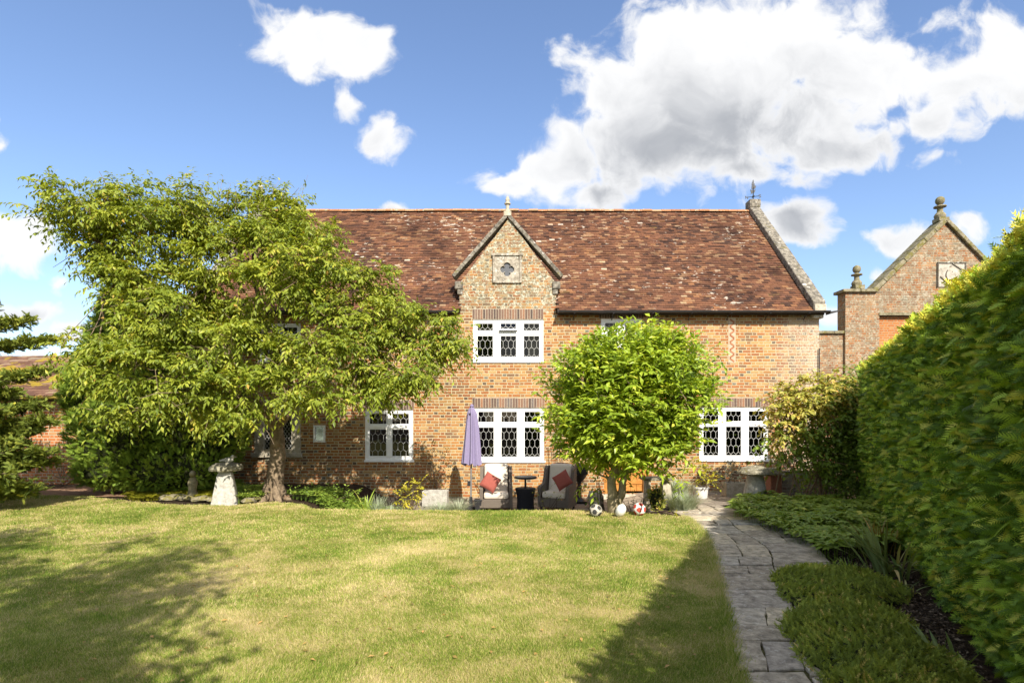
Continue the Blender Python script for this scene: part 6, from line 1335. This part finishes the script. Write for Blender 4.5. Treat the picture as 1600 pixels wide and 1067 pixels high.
def cover(name, label, cat, poly, n, mat, LL, LW, hgt, nl, seed, kind='stuff', vb=0.0, whorl=True):
    """whorled leafy plants filling a bed; outline given as photo points of the ground"""
    rg = np.random.default_rng(seed); xs_ = [p_[0] for p_ in poly]; ys_ = [p_[1] for p_ in poly]
    G = [((px - 800) / F * (CH * F / (py - 655)), CH * F / (py - 655)) for px, py in poly]; gx_ = [g_[0] for g_ in G]; gy_ = [g_[1] for g_ in G]
    x = min(gx_) + (max(gx_) - min(gx_)) * rg.random(n * 4); y = min(gy_) + (max(gy_) - min(gy_)) * rg.random(n * 4); k = in_poly(x, y, G); x, y = x[k][:n], y[k][:n]; m_ = len(x)
    h = hgt * (.35 + .65 * vnoise(np.stack([x, y], -1), 2.2, seed, 2) * 1.5) * (.7 + .5 * rg.random(m_)); c = np.stack([x, y, ground_z(x, y) + h], -1)
    th = (np.arange(nl) / nl * 2 * np.pi)[None] + rg.random((m_, 1)) * 6.3 + rg.normal(size=(m_, nl)) * .2; el = .12 + .35 * rg.random((m_, nl))
    ax = np.stack([np.cos(th) * np.cos(el), np.sin(th) * np.cos(el), np.sin(el)], -1); pos = np.repeat(c[:, None], nl, 1) + ax * .01; K = m_ * nl
    a = np.clip(.45 + vb + (rg.normal(size=(m_, 1)) * .12) + rg.normal(size=(m_, nl)) * .1, 0, 1); mb = MB()
    leaves(mb, pos.reshape(K, 3), ax.reshape(K, 3), np.tile([0, 0, 1.], (K, 1)) + rg.normal(size=(K, 3)) * .25, LL * (.7 + .5 * rg.random(K)), LW * (.8 + .4 * rg.random(K)), a.reshape(K), .1, .3)
    blades(mb, np.stack([x, y, ground_z(x, y) - .01], -1), c - np.stack([x, y, ground_z(x, y) - .01], -1), np.tile([1., 0, 0], (m_, 1)), 1.0, .008, np.full(m_, .2))
    o = mb.build(name, mat); return tag(o, label, cat, kind=kind)
cover('leafy_ground_cover', 'dense broad leaved ground cover spilling over the right edge of the path', 'ground cover', [(1150, 790), (1175, 775), (1250, 778), (1390, 790), (1405, 850), (1395, 868), (1330, 872), (1296, 876), (1262, 858), (1215, 835), (1180, 822), (1145, 808)], 1500, L_COVER, .15, .055, .20, 6, 5, vb=.08)
cover('creeping_ground_cover', 'low creeping green plants in the bed left of the cherry trunk', 'ground cover', [(190, 777), (240, 768), (345, 770), (345, 782), (270, 779), (215, 783)], 2600, L_YELLOW, .05, .03, .08, 5, 6, vb=-.4)
cover('leafy_bed_plants', 'mixed low green bed plants around the foot of the cherry tree', 'ground cover', [(300, 762), (420, 765), (420, 780), (372, 786), (345, 770)], 1300, L_COVER, .06, .03, .16, 5, 7, vb=.15)
cover('leafy_bed_plants', 'low plants under the cypress bush beside the statuette', 'ground cover', [(240, 768), (300, 756), (380, 757), (345, 772), (300, 774)], 1100, L_COVER, .09, .04, .14, 5, 17, vb=.0)
cover('leafy_bed_plants', 'tangle of low green plants in the bed between cherry trunk and golden shrub', 'ground cover', [(440, 776), (560, 770), (640, 778), (620, 790), (560, 793), (500, 786)], 1500, L_COVER, .09, .04, .16, 5, 27, vb=.0)
# iris clump and odd plants in the right-hand bed
def px_ground(px, py): Y = CH * F / (py - 655); return (px - 800) / F * Y, Y
def strap(name, label, px, py, n, L, W, mat, seed, lean=(0, 0), spread=.35, cat='plant', bend=.3):
    rg = np.random.default_rng(seed); X, Y = px_ground(px, py); z0 = gz(X, Y); mb = MB()
    for i in range(n):
        d = np.array([lean[0] + rg.normal() * spread, lean[1] + rg.normal() * spread, 0]); l = L * (.65 + .5 * rg.random()); b = np.array([X + rg.normal() * .07, Y + rg.normal() * .07, z0 - .01]); T = np.linspace(0, 1, 7)
        c = b + d * (l * T ** 1.2)[:, None] + np.array([0, 0, 1]) * (l * (T - bend * np.linalg.norm(d) * T ** 2.2))[:, None]; sd_ = nrmz(np.array([-d[1] + .3, d[0] + .2, 0])); w_ = W * np.minimum(1, 3 * (1 - T)) * .5 + .0008
        V_ = np.concatenate([c + sd_ * w_[:, None], c - sd_ * w_[:, None]]); mb.raw(V_, [(j, j + 1, 7 + j + 1, 7 + j) for j in range(6)], np.full(6, np.clip(.4 + rg.normal() * .25, 0, 1)))
    return tag(mb.build(name, mat, base=(X, Y, z0)), label, cat)
strap('iris_clump', 'fan of long grey green iris blades leaning left at the bed edge', 1385, 893, 26, .62, .034, L_IRIS, 3, lean=(-.55, .35), spread=.22); strap('iris_clump', 'flopped paler iris blades right of the upright fan', 1400, 900, 22, .5, .03, L_IRIS, 4, lean=(.1, -.45), spread=.45, bend=.6)
strap('red_tipped_plant', 'thin stalks with dry tips between ground cover and hedge', 1375, 862, 40, .5, .012, L_DRY, 5, spread=.35); strap('small_grass_plant', 'low wispy plant by the path edge beside the iris', 1320, 890, 60, .16, .01, L_COVER, 6, spread=.7); strap('small_grass_plant', 'strap leaved plant in the dark bed at the lower right corner', 1478, 1040, 16, .26, .022, L_IRIS, 7, spread=.6); strap('small_grass_plant', 'little grey green plant against the foot of the hedge', 1410, 925, 30, .14, .016, L_IRIS, 8, spread=.8)
def rosette(px, py, n, L, W, mat, label, seed):
    rg = np.random.default_rng(seed); X, Y = px_ground(px, py); z0 = gz(X, Y) + .02; th = rg.random(n) * 6.28; el = .15 + .6 * rg.random(n); ax = np.stack([np.cos(th) * np.cos(el), np.sin(th) * np.cos(el), np.sin(el)], -1); mb = MB()
    leaves(mb, np.tile([X, Y, z0], (n, 1)) + ax * .01, ax, np.tile([0, 0, 1.], (n, 1)), L * (.6 + .5 * rg.random(n)), W, np.clip(.5 + rg.normal(size=n) * .15, 0, 1), .12, .3); tag(mb.build('rosette_plant', mat, base=(X, Y, gz(X, Y))), label, 'plant')
rosette(1384, 928, 24, .12, .055, L_SILVER, 'small grey green rosette plant in the dark soil by the hedge', 1); rosette(1500, 1052, 22, .14, .06, L_COVER, 'leafy rosette close under the hedge at the lower right corner', 2); rosette(1352, 905, 12, .06, .035, L_YELLOW, 'tiny yellow seedling in the dark soil', 3)
# spreading heath mounds over the right of the path
rg = np.random.default_rng(90); hm = thing('heath_mound', 'spreading fine leaved green heath mound overhanging the right side of the path', 'plant', (3.0, 5.0, 0)); mb = MB(); cr = MB()
LB = [(3.28, 5.75, .62, .62, .20), (2.98, 5.35, .46, .42, .16), (2.58, 4.15, .50, .85, .18), (2.88, 4.8, .42, .5, .15), (2.36, 3.2, .50, .7, .19), (2.40, 3.9, .40, .5, .13)]
def mz(x, y):
    z = np.full(np.shape(x), -1.0)
    for (cx, cy, rx, ry, h) in LB:
        q = 1 - ((x - cx) / rx) ** 2 - ((y - cy) / ry) ** 2; z = np.maximum(z, np.where(q > 0, .75 * h * np.sqrt(np.clip(q, 0, 1)) ** .8, -1))
    return z + (vnoise(np.stack([x, y], -1), 3.5, 3, 3) - .5) * .09
n = 26000; x = 1.9 + 2.4 * rg.random(n); y = 2.5 + 4.0 * rg.random(n); z = mz(x, y); k = z > -.02; x, y, z = x[k], y[k], z[k]; n = len(x)
tu = vnoise(np.stack([x, y], -1), 5, 6, 2); grad = np.stack([vnoise(np.stack([x, y], -1), 2, 8, 2) - .5, vnoise(np.stack([x, y], -1), 2, 9, 2) - .5, np.zeros(n)], -1)
place(mb, frond_proto(4, .10, .34), np.stack([x, y, z - .01], -1), nrmz(rg.normal(size=(n, 3)) * (.6, .6, .25) + grad * 2.2 + (-.15, -.1, .55)), rg.normal(size=(n, 3)), .05 + .035 * rg.random(n), np.clip(.45 + (tu - .5) * .6 + rg.normal(size=n) * .16 + np.where(rg.random(n) < .05, .5, 0), 0, 1))
mb.build('foliage', L_JUNI, hm)
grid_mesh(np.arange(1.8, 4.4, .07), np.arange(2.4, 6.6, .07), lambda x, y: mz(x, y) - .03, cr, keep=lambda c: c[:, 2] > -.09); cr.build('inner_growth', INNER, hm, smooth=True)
# bark chips and leaf litter on the bed, a few fallen leaves on the grass
rg = np.random.default_rng(91); n = 16000; y = 3.0 + 8 * rg.random(n) ** 1.5; x = path_left(y) + path_w(y) + .05 + rg.random(n) * (hx(y) - path_left(y) - path_w(y)); mb = MB()
leaves(mb, np.stack([x, y, ground_z(x, y) - .028 + .02 * rg.random(n)], -1), rg.normal(size=(n, 3)) * (1, 1, .25), rg.normal(size=(n, 3)) * .5 + (0, 0, 1), .012 + .035 * rg.random(n), .008 + .016 * rg.random(n), rg.random(n), .1)
CHIP = attr_material('bark_chips', [(0, (0.025, 0.018, 0.012)), (.5, (0.07, 0.05, 0.035)), (.85, (0.15, 0.11, 0.075)), (1, (0.32, 0.26, 0.19))]); tag(mb.build('bark_mulch', CHIP), 'dark bark chips and dry leaf litter on the bed', 'mulch', kind='stuff')
n = 260; y = 3.4 + 7 * rg.random(n); x = -y * .9 + rg.random(n) * y * 1.25; k = in_lawn(x, y, .05); x, y = x[k], y[k]; n = len(x); mb = MB()
leaves(mb, np.stack([x, y, ground_z(x, y) + .022], -1), rg.normal(size=(n, 3)) * (1, 1, .2), rg.normal(size=(n, 3)) * .3 + (0, 0, 1), .05 * (.6 + .6 * rg.random(n)), .025, rg.random(n), .15)
tag(mb.build('fallen_leaves', L_DRY), 'a scatter of small fallen leaves on the lawn', 'leaf litter', kind='stuff')
# things on the window sills indoors
X, Y, Z = P(1142, 716, FY + .16); hp = thing('house_plant', 'pot plant on the sill inside the right hand window', 'plant', (X, Y, Z)); MB().lathe((X, Y, Z - .01), [(.05, 0), (.07, .11), (.075, .12)], 12).build('pot', CREAM, hp); rg = np.random.default_rng(2); cr = MB(); sprays(cr, None, rg, [(1142, 690, FY + .16, 9, 12, .08)], 700, .15, 6, .06, .02, .3, .2, up=.6); cr.build('leaves', L_COVER, hp)
X, Y, Z = P(1115, 716, FY + .16); MBo = MB().lathe((X, Y, Z), [(.03, 0), (.055, .04), (.06, .10), (.03, .17), (.035, .20)], 14); tag(MBo.build('vase', CREAM, base=(X, Y, Z)), 'small pale vase on the sill inside the right hand window', 'vase')
X, Y, Z = P(794, 563, FY + .14); fv = thing('flower_vase', 'vase of white flowers on the sill inside the upper middle window', 'vase', (X, Y, Z)); MB().lathe((X, Y, Z), [(.03, 0), (.05, .05), (.03, .14), (.04, .16)], 12).build('vase', CREAM, fv); cr = MB(); sprays(cr, None, rg, [(794, 545, FY + .14, 7, 8, .07)], 500, .1, 5, .05, .03, .2, .1, up=.6); cr.build('flowers', plain('white_petals', (.7, .68, .66), .7), fv)
